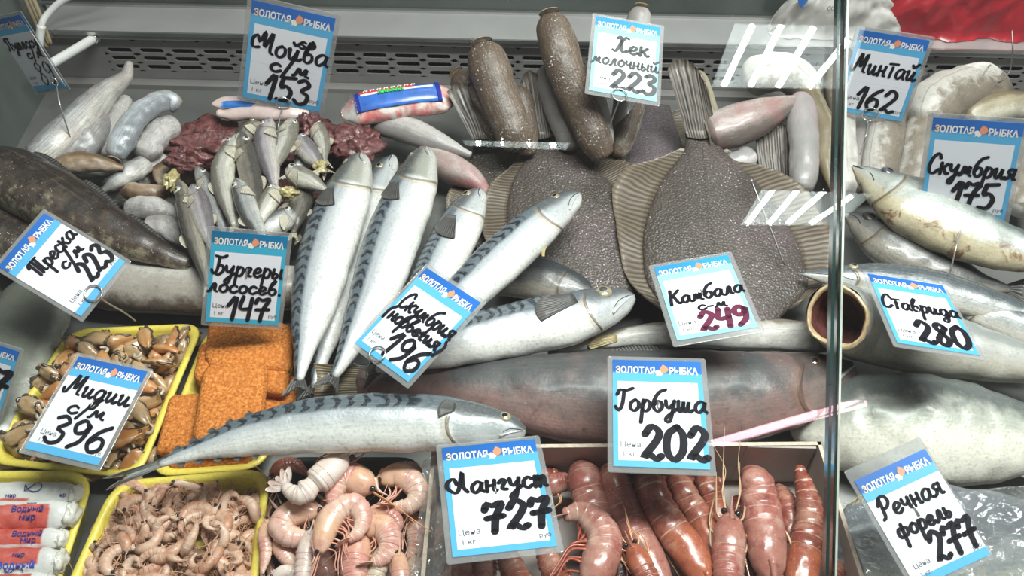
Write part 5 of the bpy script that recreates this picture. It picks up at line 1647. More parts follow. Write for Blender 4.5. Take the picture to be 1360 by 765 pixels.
fish('blue_whiting', 'brownish whiting under the dark red liver chunk', 'fish', [(206, 236, .026), (232, 228, .026), (256, 232, .024), (290, 246, .02)], 17, 'whiting_brown', profile='headless', dors=0, cut=FLESH_RED, **wk).build()
fish('blue_whiting', 'grey whiting squeezed between the cod and the leftmost capelin', 'fish', [(196, 300, .030), (220, 302, .030), (244, 316, .028), (262, 336, .024)], 17, 'whiting_ice', profile='headless', dors=0, **wk).build()
fish('blue_whiting', 'dim whiting lowest at the back, left of the liver', 'fish', [(212, 184, .018), (224, 200, .020), (232, 224, .020), (236, 250, .016)], 15, 'whiting', profile='headless', dors=0, **wk).build()
gk = 'capelin heaped behind the burgers'
caps = [
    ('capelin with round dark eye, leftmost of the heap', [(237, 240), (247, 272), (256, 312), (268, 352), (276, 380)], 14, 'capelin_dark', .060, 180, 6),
    ('slim capelin second from the left of the heap', [(262, 222), (274, 246), (290, 282), (304, 322)], 13, 'capelin', .056, 0, 4),
    ('pale capelin with spread fin, head up in the heap', [(317, 178), (306, 200), (296, 226), (300, 262), (310, 300)], 16, 'capelin_pale', .066, 180, 4),
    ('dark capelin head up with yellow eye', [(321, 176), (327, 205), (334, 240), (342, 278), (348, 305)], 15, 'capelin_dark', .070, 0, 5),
    ('capelin with a bright white eye in mid heap', [(313, 238), (322, 258), (332, 284), (346, 312), (350, 330)], 14, 'capelin', .076, 180, 5),
    ('lilac silver capelin below the wire ring', [(358, 158), (353, 178), (354, 202), (361, 232), (366, 256)], 16, 'capelin_lilac', .068, 180, 4),
    ('greenish headed capelin right of the wire ring', [(390, 158), (383, 176), (374, 200), (366, 226)], 14, 'capelin_pale', .066, 0, 4),
    ('silver capelin at the right top of the heap', [(397, 180), (405, 196), (418, 212), (430, 226)], 14, 'capelin_lilac', .060, 0, 4),
    ('capelin facing left with a bright eye at right', [(381, 224), (394, 232), (412, 240), (434, 252)], 14, 'capelin_pale', .066, 0, 6),
    ('tan capelin lying across the lower heap', [(366, 246), (360, 262), (350, 282), (344, 300)], 14, 'capelin_pale', .072, 180, 4),
    ('grey capelin facing right near the mackerel', [(392, 282), (378, 290), (358, 302), (336, 318)], 17, 'capelin', .062, 180, 5),
    ('dark brown capelin against the mackerel back', [(404, 244), (402, 262), (396, 284), (390, 310)], 15, 'capelin_dark', .050, 0, 5),
    ('pinkish capelin over the leftmost ones', [(256, 246), (264, 270), (272, 300), (284, 334)], 15, 'capelin_lilac', .064, 0, 4),
    ('capelin with yellowish fins at the top right', [(418, 160), (424, 176), (430, 194), (432, 214)], 11, 'capelin_pale', .055, 0, 3),
    ('olive capelin behind the wire at the back', [(346, 160), (330, 172), (320, 190), (314, 214)], 13, 'capelin_dark', .048, 180, 4),
    ('silver capelin running down beside the teal card', [(300, 262), (312, 288), (322, 318), (330, 350)], 14, 'capelin', .058, 180, 3),
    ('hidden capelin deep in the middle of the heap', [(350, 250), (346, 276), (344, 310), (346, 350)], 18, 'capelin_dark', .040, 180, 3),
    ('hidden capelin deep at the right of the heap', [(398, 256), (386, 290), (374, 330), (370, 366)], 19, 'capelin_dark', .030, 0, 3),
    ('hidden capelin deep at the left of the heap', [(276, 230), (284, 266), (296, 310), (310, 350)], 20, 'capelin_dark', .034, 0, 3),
    ('grey capelin tail at the very top beside the card', [(432, 196), (418, 204), (402, 216), (386, 232)], 12, 'capelin', .048, 180, 3),
]
for i, (lb, sp, hw, mt, hh, dd, ey) in enumerate(caps):
    fish('capelin', lb, 'fish', sp, hw, mt, h=hh, profile='capelin', dors=dd, tk=0.72, eye=(0.115, 0.35, ey), iris=IRIS_W, pupil=PUPIL, group=gk, n=48, seg=22, tail='fork', tail_len=16, tail_w=9, tailmat='pale',
         pect=(0.23, -0.35, 16, 8), pectmat='pale', dfin=[(0.5, 0.62, 7)], dfinmat='pale', jitter=0.05, jfreq=120).build()
for lb, c, hh, r_ in (('yellowish innards hanging from the leftmost capelin', (227, 240), .058, (10, 16)), ('yellowish innards beside the bright eyed capelin', (384, 256), .074, (11, 8)), ('pale innards at the right top of the capelin heap', (425, 222), .066, (8, 10))):
    p = P(c[0], c[1], hh)
    k = m_per_px(p)
    th = Thing('fish_innards', lb, 'innards', 'innards among the capelin')
    _addm(th, 'innards', blob(p, r_[0] * k, r_[1] * k, 7 * k, 0.55, 1.8, c[0], 28, 18), GUTS)
    th.build(single=True)
for lb, sp, hh, seed in (('dark red liver chunk behind the capelin heap', (280, 190, 54, 33), .034, 3), ('dark red liver piece left of the capelin heads', (250, 216, 30, 16), .048, 8), ('red liver chunk between the capelin and the fish pack', (474, 192, 34, 26), .045, 5), ('small dark red liver piece under the top card', (412, 168, 16, 16), .050, 9), ('large dark red liver slab under the capelin', (340, 200, 70, 34), .020, 6), ('dark red liver low between the capelin and the upright mackerel', (430, 196, 34, 36), .016, 12), ('long dark liver strip under the capelin tails', (352, 262, 60, 44), .012, 15)):
    p = P(sp[0], sp[1], hh)
    k = m_per_px(p)
    th = Thing('liver_chunk', lb, 'liver', 'dark red liver at the back')
    _addm(th, 'chunk', blob(p, sp[2] * k, sp[3] * k * 1.15, 19 * k, 0.36, 1.7, seed, 54, 36), MEAT)
    th.build(single=True)
# ------------------------------------------------------------------ trays, box and what is in them


def inset_quad(q, d):
    """move the four edges of a flat quad inward by d"""
    q = [np.asarray(p[:2], float) for p in q]
    c = sum(q) / 4
    ln = []
    for i in range(4):
        a, b = q[i], q[(i + 1) % 4]
        t = (b - a) / np.linalg.norm(b - a)
        n = np.array([-t[1], t[0]])
        if np.dot(c - a, n) < 0:
            n = -n
        ln.append((a + n * d, t))
    out = []
    for i in range(4):
        (p, t), (r_, s) = ln[i - 1], ln[i]
        k = np.linalg.solve(np.stack([t, -s], 1), r_ - p)
        out.append(p + t * k[0])
    return out


def round_quad(q, r, k=6):
    out = []
    for i in range(4):
        p, a, b = q[i], q[i - 1], q[(i + 1) % 4]
        u, w = (a - p) / np.linalg.norm(a - p), (b - p) / np.linalg.norm(b - p)
        s, e = p + u * r, p + w * r
        for j in range(k + 1):
            t = j / k
            out.append((1 - t) ** 2 * s + 2 * t * (1 - t) * p + t * t * e)
    return out


def foam_tray(label, px, zr, group='yellow foam trays', zf=0.004, rim=0.0055, r=0.020, inner_mat=None, mat=None):
    q = [P(x, y, zr) for x, y in px]
    th = Thing('foam_tray', label, 'tray', group)
    loops = [(0.014, 0.0006), (0.009, 0.006), (0.003, zr - 0.004), (0.0, zr - 0.0012), (0.0008, zr), (rim * 0.5, zr + 0.0007), (rim, zr), (rim + 0.001, zr - 0.002), (rim + 0.006, (zr + zf) / 2), (rim + 0.010, zf + 0.002), (rim + 0.013, zf)]
    v, f = [], []
    m = 28
    for d, z in loops:
        for p in round_quad(inset_quad(q, d), max(0.006, r - d * 0.5)):
            v.append((p[0], p[1], z))
    for i in range(len(loops) - 1):
        for j in range(m):
            a, b = i * m + j, i * m + (j + 1) % m
            f.append((a, b, b + m, a + m))
    f.append(tuple(range(m - 1, -1, -1)))
    o = (len(loops) - 1) * m
    # rim and walls apart from the floor
    nr = 8 * m
    th.add('tray_shell', np.array(v), f, mat or YELLOW)
    th.add('tray_floor', np.array([v[o + j] for j in range(m)] + [(v[o + j][0], v[o + j][1], v[o + j][2] - 0.0006) for j in range(m)]), [tuple(range(m)), tuple(range(2 * m - 1, m - 1, -1))] + [(j, m + j, m + (j + 1) % m, (j + 1) % m) for j in range(m)], inner_mat or YELLOW, smooth=False)
    th.build()
    return [np.array([p[0], p[1], 0]) for p in inset_quad(q, rim + 0.004)]


def bil(q, s, t):
    return (q[0] * (1 - s) + q[1] * s) * (1 - t) + (q[3] * (1 - s) + q[2] * s) * t


def scatter(q, spacing, seed, layers, z0, dz, dome, edge=0.04):
    rng = random.Random(seed)
    out = []
    for ly in range(layers):
        pts = []
        e = edge + 0.05 * ly
        for _ in range(4000):
            s, t = rng.uniform(e, 1 - e), rng.uniform(e, 1 - e)
            p = bil(q, s, t)
            if all((p[0] - a[0]) ** 2 + (p[1] - a[1]) ** 2 > spacing ** 2 for a in pts):
                z = z0 + dz * ly + dome * (1 - (2 * s - 1) ** 4) * (1 - (2 * t - 1) ** 4) + rng.uniform(-.15, .15) * dz
                pts.append((p[0], p[1], z))
        out += pts
    return out


# ---- mussels
mq = foam_tray('yellow foam tray full of shelled mussels', [(92, 436), (272, 428), (184, 636), (-24, 614)], 0.026)


def mussel_proto(i, at):
    rng = random.Random(i + 40)
    ln, wd = rng.uniform(.0135, .0165), rng.uniform(.0078, .0098)
    v, f, uv = sphere((0, 0, 0), 1.0, (1, 0, 0), 1.0, 20, 16)
    o = []
    for p in v:
        x, y, z = p
        k = 1 + 0.18 * mnoise.fractal(Vector(p * 1.6) + Vector((i * 5.1, 0, i)), 0.6, 2, 4)
        taper = 0.80 + 0.28 * x
        fold = 0.22 * math.exp(-((y - 0.15) / 0.22) ** 2) * (1 if z > 0 else 0.3)
        o.append((x * ln * k, y * wd * taper * k, z * wd * 0.72 * taper * (1 - fold) * k + 0.0012 * math.sin(x * 2.2 + i)))
    th = Thing('mussel', 'shelled mussel lying in the yellow foam tray', 'mussel', 'shelled mussels in the tray')
    th.add('meat', np.array(o), f, MUSSEL, uv)
    rim = []
    for a in np.linspace(math.radians(-20), math.radians(200), 16):
        w_ = 1.0 + 0.10 * math.sin(a * 9 + i)
        rim.append((ln * 0.98 * math.cos(a) * w_, -wd * 0.92 * math.sin(a) * (0.8 + 0.28 * math.cos(a)) * w_, 0.0007 * math.sin(a * 7 + i)))
    _addm(th, 'dark_mantle', tube(rim, 0.0016, 40, 7, 0.0010), MANTLE)
    if i % 2:
        c = [(-ln * 0.5, wd * 0.2, wd * 0.45), (-ln * 0.8, wd * 0.5, wd * 0.5), (-ln * 1.1, wd * 0.3, wd * 0.35), (-ln * 1.15, -wd * 0.2, wd * 0.3)]
        _addm(th, 'foot', tube(c, 0.0018, 14, 8, 0.0010), FLESH)
    return th.build(origin=(0, 0, 0))


rng = random.Random(11)
MP = [mussel_proto(i, None) for i in range(6)]
mpts = scatter(mq, 0.0132, 5, 3, 0.0135, 0.0085, 0.007, -0.02)
used = set()
for n_, (x, y, z) in enumerate(mpts):
    i = n_ if n_ < 6 else rng.randrange(6)
    R_ = Matrix.Rotation(rng.uniform(0, 6.283), 4, 'Z') @ Matrix.Rotation(rng.uniform(-.75, .75), 4, 'Y') @ Matrix.Rotation(rng.choice((0, 0, math.pi, .8, -.8)) + rng.uniform(-.5, .5), 4, 'X') @ Matrix.Scale(rng.uniform(.78, 1.08), 4)
    M_ = Matrix.Translation((x, y, z)) @ R_
    if n_ < 6:
        MP[i].matrix_world = M_
    else:
        copy_thing(MP[i], M_)

# ---- breaded burgers
bq = foam_tray('yellow foam tray holding the orange breaded burgers', [(275, 434), (402, 438), (352, 622), (196, 634)], 0.016)


def burger(label, px, h, t=0.0062, seed=0):
    q = [P(x, y, h) for x, y in px]
    c = sum(q) / 4
    ax = (q[1] + q[2] - q[0] - q[3]) / 4
    ay = (q[0] + q[1] - q[2] - q[3]) / 4
    v, f, uv = rbox(c, ax, ay, nrm(np.cross(ax, ay)) * t, min(np.linalg.norm(ax), np.linalg.norm(ay)) * 0.42, 6)
    v = np.array([p + nrm(p - c) * 0.0016 * mnoise.fractal(Vector(p * 160 + seed), 0.7, 2, 3) for p in v])
    th = Thing('breaded_burger', label, 'burger', 'orange breaded burgers')
    th.add('burger', v, f, BREAD)
    th.build(single=True)


burger('breaded burger at the back under the teal card', [(283, 428), (386, 430), (392, 500), (266, 486)], 0.030)
burger('darker breaded burger crosswise beneath the front one', [(264, 458), (388, 466), (382, 532), (258, 506)], 0.026, seed=3)
burger('front square breaded burger lying on top', [(272, 487), (354, 484), (350, 588), (252, 596)], 0.040, seed=5)
burger('breaded burger at the left by the mussel tray', [(226, 528), (276, 524), (258, 604), (206, 604)], 0.026, seed=9)
burger('breaded burger peeping out below the long mackerel', [(242, 578), (350, 574), (336, 618), (222, 622)], 0.014, seed=12)
burger('breaded burger lowest at the right of the stack', [(330, 500), (396, 500), (386, 590), (326, 596)], 0.013, seed=15)

# ---- crab sticks
foam_tray('yellow foam tray of wrapped crab sticks in the lower left corner', [(-110, 624), (129, 624), (66, 815), (-200, 815)], 0.034, r=0.026)


def m_stick(name, a, b, uend):
    m = Mat(name)
    u, d = m.uv()
    n = m.noise(120, 4)
    dd = m.math('ADD', d, m.math('MULTIPLY', m.math('SUBTRACT', n, 0.5), 0.10))
    k = m.math('MULTIPLY', m.math('MULTIPLY', m.sm(dd, a - 0.03, a + 0.03), m.sm(dd, b + 0.03, b - 0.03)), m.sm(m.math('ADD', u, m.math('MULTIPLY', m.noise(60, 3), 0.06)), uend + 0.02, uend - 0.01))
    c = m.mix(k, m.mix(n, (0.60, 0.585, 0.56), (0.74, 0.73, 0.70)), m.ramp(n, [(0.3, (0.50, 0.070, 0.055)), (0.7, (0.64, 0.15, 0.12))]))
    return m.out(c, 0.25, bump=n, bs=0.5, bd=0.002, coat=0.6)


WRAP = plain('white_wrapper_end', (0.66, 0.64, 0.58), 0.25, var=0.1, scale=120, bs=0.7, coat=0.5)
NAVY = plain('navy_print', (0.035, 0.035, 0.20), 0.4)
BLUEI = plain('blue_wrapper_print', (0.06, 0.10, 0.50), 0.4)


def crab_stick(label, px0, px1, hw, h, band, prints, uend=0.90):
    a, b = P(px0[0], px0[1], h), P(px1[0], px1[1], h)
    k = m_per_px(b)
    w = hw * k
    L = Loft([a, (a + b) / 2, b], lambda u: w * np.minimum(1, 1.0 - 0.25 * np.clip((u - 0.93) / 0.07, 0, 1)), lambda u: w * 0.85 * np.minimum(1, 1.0 - 0.25 * np.clip((u - 0.93) / 0.07, 0, 1)), n=40, seg=28, dors=0, power=0.75, jitter=w * 0.10, jfreq=130)
    th = Thing('crab_stick', label, 'crab stick', 'wrapped crab sticks in the tray')
    _addm(th, 'wrapper', L.mesh(), m_stick('crab_stick_' + str(int(px0[1])), band[0], band[1], uend))
    e = blob(b + L.T[-1] * w * 0.15, w * 0.55, w * 0.85, w * 0.75, 0.35, 2.2, px0[1], 24, 16)
    _addm(th, 'twisted_end', e, WRAP)
    for kind, u, ph, mt, hh in prints:
        p, n, T = L.at(u, math.radians(ph), 0.0006)
        up = nrm(np.cross(n, T))
        if kind == 'mark':
            pts = [(-.9, -.35), (-1.0, .35), (-.6, -.1), (0, .45), (.5, .5), (.75, .1), (.55, -.35), (0, -.45), (-.6, -.25), (-.9, -.35)]
            c = resample([(x, y, 0) for x, y in pts], 40)
            q = [p + T * x * hh * 1.3 + up * y * hh * 1.3 for x, y, _ in c]
            _addm(th, 'fish_mark', tube(q, 0.00035, 60, 5), mt)
        else:
            v2, f2 = text2d(kind, 0.02)
            lo, hi = v2.min(0), v2.max(0)
            q = (v2 - (lo + hi) / 2)
            th.add('printed_name', np.array([p + T * x * hh + up * y * hh for x, y in q]), f2, mt, smooth=False)
    th.build()


crab_stick('white topped crab stick second from the back of the tray', (-70, 660), (98, 658), 18, 0.034, (-0.2, 0.40), [('mark', 0.72, 70, NAVY, 0.0055), ('мир', 0.94, 95, NAVY, 0.004), ('мир', 0.55, 95, NAVY, 0.004)], 0.72)
crab_stick('thick crab stick with a broad orange red face, third from the back', (-70, 688), (92, 684), 20, 0.038, (-0.2, 0.78), [('Водный', 0.70, 78, NAVY, 0.0062), ('мир', 0.71, 100, NAVY, 0.0062), ('~~~', 0.72, 52, NAVY, 0.004)])
crab_stick('slim red crab stick with a white lower edge', (-70, 720), (80, 716), 15, 0.036, (0.32, 1.2), [('Водный', 0.74, 72, NAVY, 0.0058), ('мир', 0.76, 98, NAVY, 0.0058)])
crab_stick('frontmost crab stick with blue lettering on white', (-80, 750), (76, 746), 19, 0.038, (0.42, 1.2), [('мир', 0.71, 74, NAVY, 0.0045), ('Водный', 0.70, 100, BLUEI, 0.0072), ('mark', 0.70, 128, NAVY, 0.0055), ('mark', 0.42, 60, NAVY, 0.005)])
crab_stick('pale crab stick at the back of the tray under film', (-70, 640), (84, 640), 14, 0.022, (-0.2, -0.1), [('mark', 0.70, 95, NAVY, 0.0048), ('мир', 0.70, 70, NAVY, 0.0045)])
crab_stick('crab stick lying lowest at the front of the tray', (-80, 782), (62, 778), 18, 0.036, (0.30, 0.9), [('Водный', 0.70, 90, NAVY, 0.0060)])

# ---- small shrimps
sq = foam_tray('yellow foam tray heaped with small pinkish shrimps', [(150, 638), (360, 620), (338, 815), (70, 815)], 0.030, r=0.022)
SP = []
for i in range(5):
    r0 = 0.0078 + 0.0012 * i
    a0, a1 = -0.3, (4.1, 3.4, 2.7, 3.8, 1.9)[i]
    pts = [np.array([r0 * math.cos(a) * (1 + 0.10 * a), r0 * math.sin(a), 0.0005 * math.sin(3 * a)]) for a in np.linspace(a0, a1, 9)]
    th = prawn('small_shrimp', 'small pinkish shrimp in the heaped yellow tray', None, 1.0, 0, 'small', 'small', 'small shrimps in the tray', dors=180, N=ZUP, pts=np.array(pts), mpp=0.0040, seed=i, small=True, cat='shrimp')
    SP.append(th.build(origin=(0, 0, 0)))
rng = random.Random(21)
spts = scatter(sq, 0.0108, 9, 2, 0.016, 0.009, 0.010, -0.01)[:290]
for n_, (x, y, z) in enumerate(spts):
    i = n_ if n_ < 5 else rng.randrange(5)
    M_ = Matrix.Translation((x, y, z)) @ Matrix.Rotation(rng.uniform(0, 6.283), 4, 'Z') @ Matrix.Rotation(rng.gauss(0.35, .45), 4, 'X') @ Matrix.Rotation(rng.gauss(0, .35), 4, 'Y') @ Matrix.Rotation(rng.choice((0, math.pi)), 4, 'X') @ Matrix.Scale(rng.uniform(.85, 1.25), 4)
    if n_ < 5:
        SP[i].matrix_world = M_
    else:
        copy_thing(SP[i], M_)

# ---- pink shrimps between the tray and the box
DARKTRAY = plain('dark_green_tray', (0.014, 0.022, 0.020), 0.3, var=0.3, scale=30, coat=0.3)
foam_tray('low dark green tray under the big pink shrimps', [(366, 606), (563, 606), (545, 815), (352, 815)], 0.018, group=None, mat=DARKTRAY, inner_mat=DARKTRAY)
gpk = 'big pink shrimps in front of the long mackerel'
pinks = [
    ('pale shrimp on top whose pointed head aims at the long mackerel', [(461, 604), (437, 625), (417, 643), (400, 656), (387, 654), (377, 644)], 18, .066, 'white', 'pink', 90, 3, 2, 0),
    ('orange headed shrimp with dark eye near the clear film', [(494, 652), (478, 640), (462, 634), (450, 640), (444, 654), (440, 670)], 20, .054, 'pink', 'orange', 180, 5, 3, 0),
    ('pink shrimp curled into a C by the clear film', [(506, 640), (526, 631), (548, 640), (556, 657), (545, 671), (522, 673)], 17, .050, 'pink', 'pink', 0, 4, 2, 0),
    ('grey headed shrimp arched over in the middle, feelers downward', [(424, 734), (430, 711), (438, 690), (454, 674), (472, 671), (482, 688), (476, 706), (462, 718)], 16, .062, 'pink', 'pink', 0, 7, 4, 5),
    ('pink shrimp curled at the left with an orange feeler', [(424, 680), (405, 679), (386, 683), (373, 698), (384, 712), (408, 714), (424, 706)], 17, .046, 'pink', 'orange', 180, 4, 2, 0),
    ('small pink shrimp tail arched behind the ribbed curled one', [(488, 690), (502, 681), (518, 684), (527, 697), (521, 714)], 12, .046, 'pink', 'pink', 0, 3, 1, 0),
    ('bright pink ribbed shrimp curled right of the middle', [(486, 708), (500, 699), (514, 706), (518, 724), (508, 742), (494, 748)], 17, .054, 'pink', 'pink', 0, 4, 1, 0),
    ('broad orange pink shrimp at the bottom middle', [(478, 708), (473, 730), (470, 760), (474, 800)], 20, .050, 'pink', 'pink', 90, 4, 2, 0),
    ('narrow pink shrimp hanging at the far left by the yellow rim', [(356, 690), (351, 712), (353, 734), (348, 762)], 9, .038, 'pink', 'pink', 180, 3, 2, 0),
    ('slender pink shrimp second from the yellow rim', [(366, 716), (376, 734), (388, 748), (398, 756)], 11, .036, 'pink', 'pink', 180, 3, 2, 0),
    ('shrimp with head raised and black eye at the bottom by the film', [(531, 734), (531, 752), (533, 776), (535, 810)], 12, .056, 'pink', 'pink', 90, 4, 4, 0),
    ('greyish shrimp at the bottom left of the raised head', [(514, 722), (504, 748), (496, 776), (490, 810)], 13, .048, 'grey', 'tan', 90, 4, 2, 0),
    ('deep pink shrimp low against the clear film', [(536, 686), (552, 700), (553, 722), (544, 744)], 15, .030, 'pink', 'pink', 0, 3, 1, 0),
    ('whitish shrimp standing left of the arched one', [(414, 704), (407, 732), (403, 764), (404, 800)], 13, .050, 'white', 'pink', 90, 3, 2, 0),
    ('small whitish shrimp at the bottom left edge', [(362, 766), (380, 759), (398, 766), (404, 784)], 9, .040, 'white', 'pink', 0, 3, 2, 0),
    ('pale pink shrimp back behind the C shaped one', [(516, 640), (530, 627), (548, 626), (562, 638)], 13, .034, 'pink', 'pink', 0, 2, 1, 0),
    ('pink shrimp lying hidden low in the middle', [(430, 664), (460, 690), (490, 720), (520, 760)], 20, .022, 'pink', 'pink', 90, 2, 1, 0),
    ('pink shrimp lying hidden low at the left', [(372, 680), (400, 716), (430, 760), (440, 800)], 22, .020, 'pink', 'pink', 90, 2, 1, 0),
    ('brownish shrimp tail at the back by the yellow rim', [(362, 632), (374, 620), (392, 618), (408, 630)], 10, .018, 'orange', 'tan', 0, 2, 2, 0),
    ('dusky shrimp low at the bottom right corner of the pile', [(556, 740), (548, 762), (540, 790)], 14, .030, 'grey', 'tan', 90, 3, 2, 0),
]
for i, (lb, sp, hw, hh, mt, lg, dd, nl, nf, pl) in enumerate(pinks):
    prawn('pink_shrimp', lb, sp, hw, hh, mt, lg, gpk, dors=dd, legs=nl, feelers=nf, seed=i + 3, pleo=pl, tk=0.85, big_rost=1.5 if i in (0, 10) else 0.9, head=0.66 if i in (0, 10) else 0.40).build()

# ---- cardboard box of langoustines
BH = 0.058
bx = dict(bl=P(574, 592, BH), br=P(1090, 587, BH), fr=P(1158, 800, BH), fl=P(556, 800, BH))
th = Thing('cardboard_box', 'open grey cardboard box of langoustines at the lower middle', 'box')


def wall_between(a, b, inward, z0=0.003, z1=BH, t=0.0028):
    a, b = np.array([a[0], a[1], 0]), np.array([b[0], b[1], 0])
    n = nrm(inward) * t
    v = []
    for p in (a, b, b + n, a + n):
        v += [p + np.array([0, 0, z0]), p + np.array([0, 0, z1])]
    return np.array(v), [(0, 2, 3, 1), (2, 4, 5, 3), (4, 6, 7, 5), (6, 0, 1, 7), (1, 3, 5, 7), (0, 6, 4, 2)], None


for nm, a, b, inw in (('back_panel', 'bl', 'br', (0, -1, 0)), ('side_panel', 'br', 'fr', (-1, 0, 0)), ('side_panel', 'fl', 'bl', (1, 0, 0)), ('front_panel', 'fr', 'fl', (0, 1, 0))):
    w1 = wall_between(bx[a], bx[b], np.array(inw, float))
    k = th.add(nm, w1[0], w1[1], CARDB, smooth=False)
    w2 = wall_between(bx[a] * [1, 1, 0], bx[b] * [1, 1, 0], np.array(inw, float), BH, BH + 0.0006, 0.0029)
    th.add('torn_edge', w2[0], w2[1], CARDB_E, parent=k, smooth=False)
w1 = np.array([bx['bl'] * [1, 1, 0], bx['br'] * [1, 1, 0], bx['fr'] * [1, 1, 0], bx['fl'] * [1, 1, 0]])
th.add('bottom_panel', np.vstack([w1 + [0, 0, 0.0008], w1 + [0, 0, 0.003]]), [(0, 3, 2, 1), (4, 5, 6, 7), (0, 1, 5, 4), (1, 2, 6, 5), (2, 3, 7, 6), (3, 0, 4, 7)], CARDB, smooth=False)
ya, yb_ = bx['br'][1] - 0.0034, bx['br'][1] - 0.0052
fl_ = [P(992, 588, BH - .001)[0], P(975, 632, .02)[0], bx['br'][0] - 0.004]
vv = []
for y in (ya, yb_):
    vv += [(fl_[0], y, BH - 0.001), (fl_[2], y, BH - 0.001), (fl_[2], y, 0.004), (fl_[1], y, 0.004)]
th.add('corner_flap', np.array(vv), [(0, 1, 2, 3), (4, 7, 6, 5), (0, 4, 5, 1), (1, 5, 6, 2), (2, 6, 7, 3), (3, 7, 4, 0)], CARDB, smooth=False)
th.build()

gl = 'langoustines in the cardboard box'
langs = [
    ('pinkish langoustine curled round its legs beside the card priced 727', [(782, 782), (796, 748), (803, 718), (793, 696), (771, 681), (748, 684)], 24, .062, 'pinkred', 'red', 180, 6, 2, 5),
    ('broad pinkish langoustine behind the curled one', [(806, 740), (792, 692), (783, 656), (776, 632), (774, 622, .016)], 25, .044, 'pinkred', 'red', 90, 3, 2, 0),
    ('ridged langoustine under the left corner of the card priced 202', [(888, 800), (868, 758), (850, 720), (835, 687), (823, 655), (813, 632), (809, 622, .02)], 22, .050, 'pinkred', 'orange', 90, 4, 2, 0),
    ('ridged red langoustine under the middle of the card priced 202', [(944, 790), (930, 758), (912, 728), (892, 702), (874, 672), (864, 642), (861, 630, .02)], 23, .056, 'orange', 'red', 100, 4, 2, 0),
    ('orange red langoustine under the right corner of the card priced 202', [(956, 760), (944, 722), (930, 692), (914, 668), (903, 643), (899, 631, .02)], 20, .048, 'orange', 'red', 100, 3, 2, 0),
    ('slim langoustine right behind the orange red one', [(966, 720), (956, 690), (946, 662), (937, 640), (934, 630, .016)], 15, .042, 'orange', 'red', 100, 2, 1, 0),
    ('langoustine head up with thin rostrum, tan legs at its sides', [(970, 684), (969, 708), (968, 738), (966, 776), (965, 815)], 22, .064, 'pinkred', 'tan', 90, 6, 4, 0),
    ('large langoustine bent over with its whitish head hanging down', [(1026, 772), (1020, 742), (1016, 712), (1012, 680), (1008, 654), (1004, 638), (1000, 628, .03)], 26, .058, 'pinkred', 'tan', 90, 6, 2, 0),
    ('upright langoustine with pointed tail in the right corner of the box', [(1060, 800), (1066, 750), (1074, 714), (1076, 684), (1071, 655), (1064, 630), (1062, 620)], 22, .050, 'orange', 'red', 90, 3, 1, 0),
    ('dark langoustine tail between the two right hand ones', [(1048, 720), (1050, 692), (1044, 664), (1034, 645, .02)], 14, .034, 'red', 'red', 90, 2, 1, 0),
    ('orange langoustine below the middle of the card priced 727', [(694, 800), (684, 766), (674, 738), (664, 716)], 18, .040, 'orange', 'orange', 90, 5, 2, 0),
    ('orange langoustine under the lower right corner of the card priced 727', [(752, 800), (738, 764), (726, 736), (716, 712)], 18, .040, 'orange', 'red', 90, 5, 2, 0),
    ('pinkish langoustine at the left end of the box beside the film', [(604, 800), (608, 762), (614, 724), (624, 688)], 18, .042, 'pinkred', 'tan', 90, 6, 4, 0),
    ('small orange langoustine peeping out right of the card priced 727', [(724, 652), (740, 642), (756, 642), (768, 652)], 14, .034, 'pinkred', 'orange', 0, 3, 2, 0),
    ('orange langoustine seen through the right glass pane', [(1100, 800), (1106, 772), (1112, 746), (1114, 726)], 14, .034, 'orange', 'orange', 90, 6, 3, 0),
    ('langoustine lying low behind the card priced 202', [(840, 640), (880, 652), (920, 650), (960, 640)], 20, .026, 'red', 'red', 90, 2, 1, 0),
    ('langoustine lying low in the middle of the box', [(820, 800), (824, 760), (840, 700), (850, 660)], 24, .026, 'red', 'orange', 90, 4, 2, 0),
    ('dark langoustine low between the two heads', [(996, 800), (994, 750), (988, 700), (980, 660)], 20, .030, 'red', 'red', 90, 2, 1, 0),
    ('orange headed langoustine at the bottom centre of the box', [(838, 724), (852, 752), (868, 784), (880, 810)], 16, .066, 'orange', 'orange', 90, 6, 3, 0),
    ('langoustine low behind the card priced 727', [(640, 690), (670, 660), (700, 640), (740, 626)], 20, .028, 'red', 'orange', 90, 3, 1, 0),
    ('langoustine body at the bottom left of the box', [(640, 800), (640, 770), (648, 740), (660, 720)], 18, .030, 'pinkred', 'tan', 90, 5, 2, 0),
]
for i, (lb, sp, hw, hh, mt, lg, dd, nl, nf, pl) in enumerate(langs):
    prawn('langoustine', lb, sp, hw, hh, mt, lg, gl, dors=dd, legs=nl, feelers=nf, seed=i + 50, pleo=pl, tk=0.85, head=0.38, tail=i in (0, 13)).build()

# ---- clear films


def film(name, label, px, hs, nx, ny, amp, mat, seed, thick=0.0003):
    q = [P(px[i][0], px[i][1], hs[i]) for i in range(4)]
    G = []
    for i in range(nx):
        row = []
        for j in range(ny):
            p = bil(q, i / (nx - 1), j / (ny - 1))
            k = mnoise.fractal(Vector((p[0] * 26 + seed, p[1] * 26, seed)), 0.7, 2.1, 4)
            k2 = abs(mnoise.noise(Vector((p[0] * 60 - p[1] * 40, p[1] * 50 + seed, 1.0))))
            row.append(p + NTILT * amp * (k - k2 * 0.8))
        G.append(row)
    th = Thing(name, label, 'plastic film')
    _addm(th, 'film', grid_solid(np.array(G), thick), mat)
    th.build(single=True)


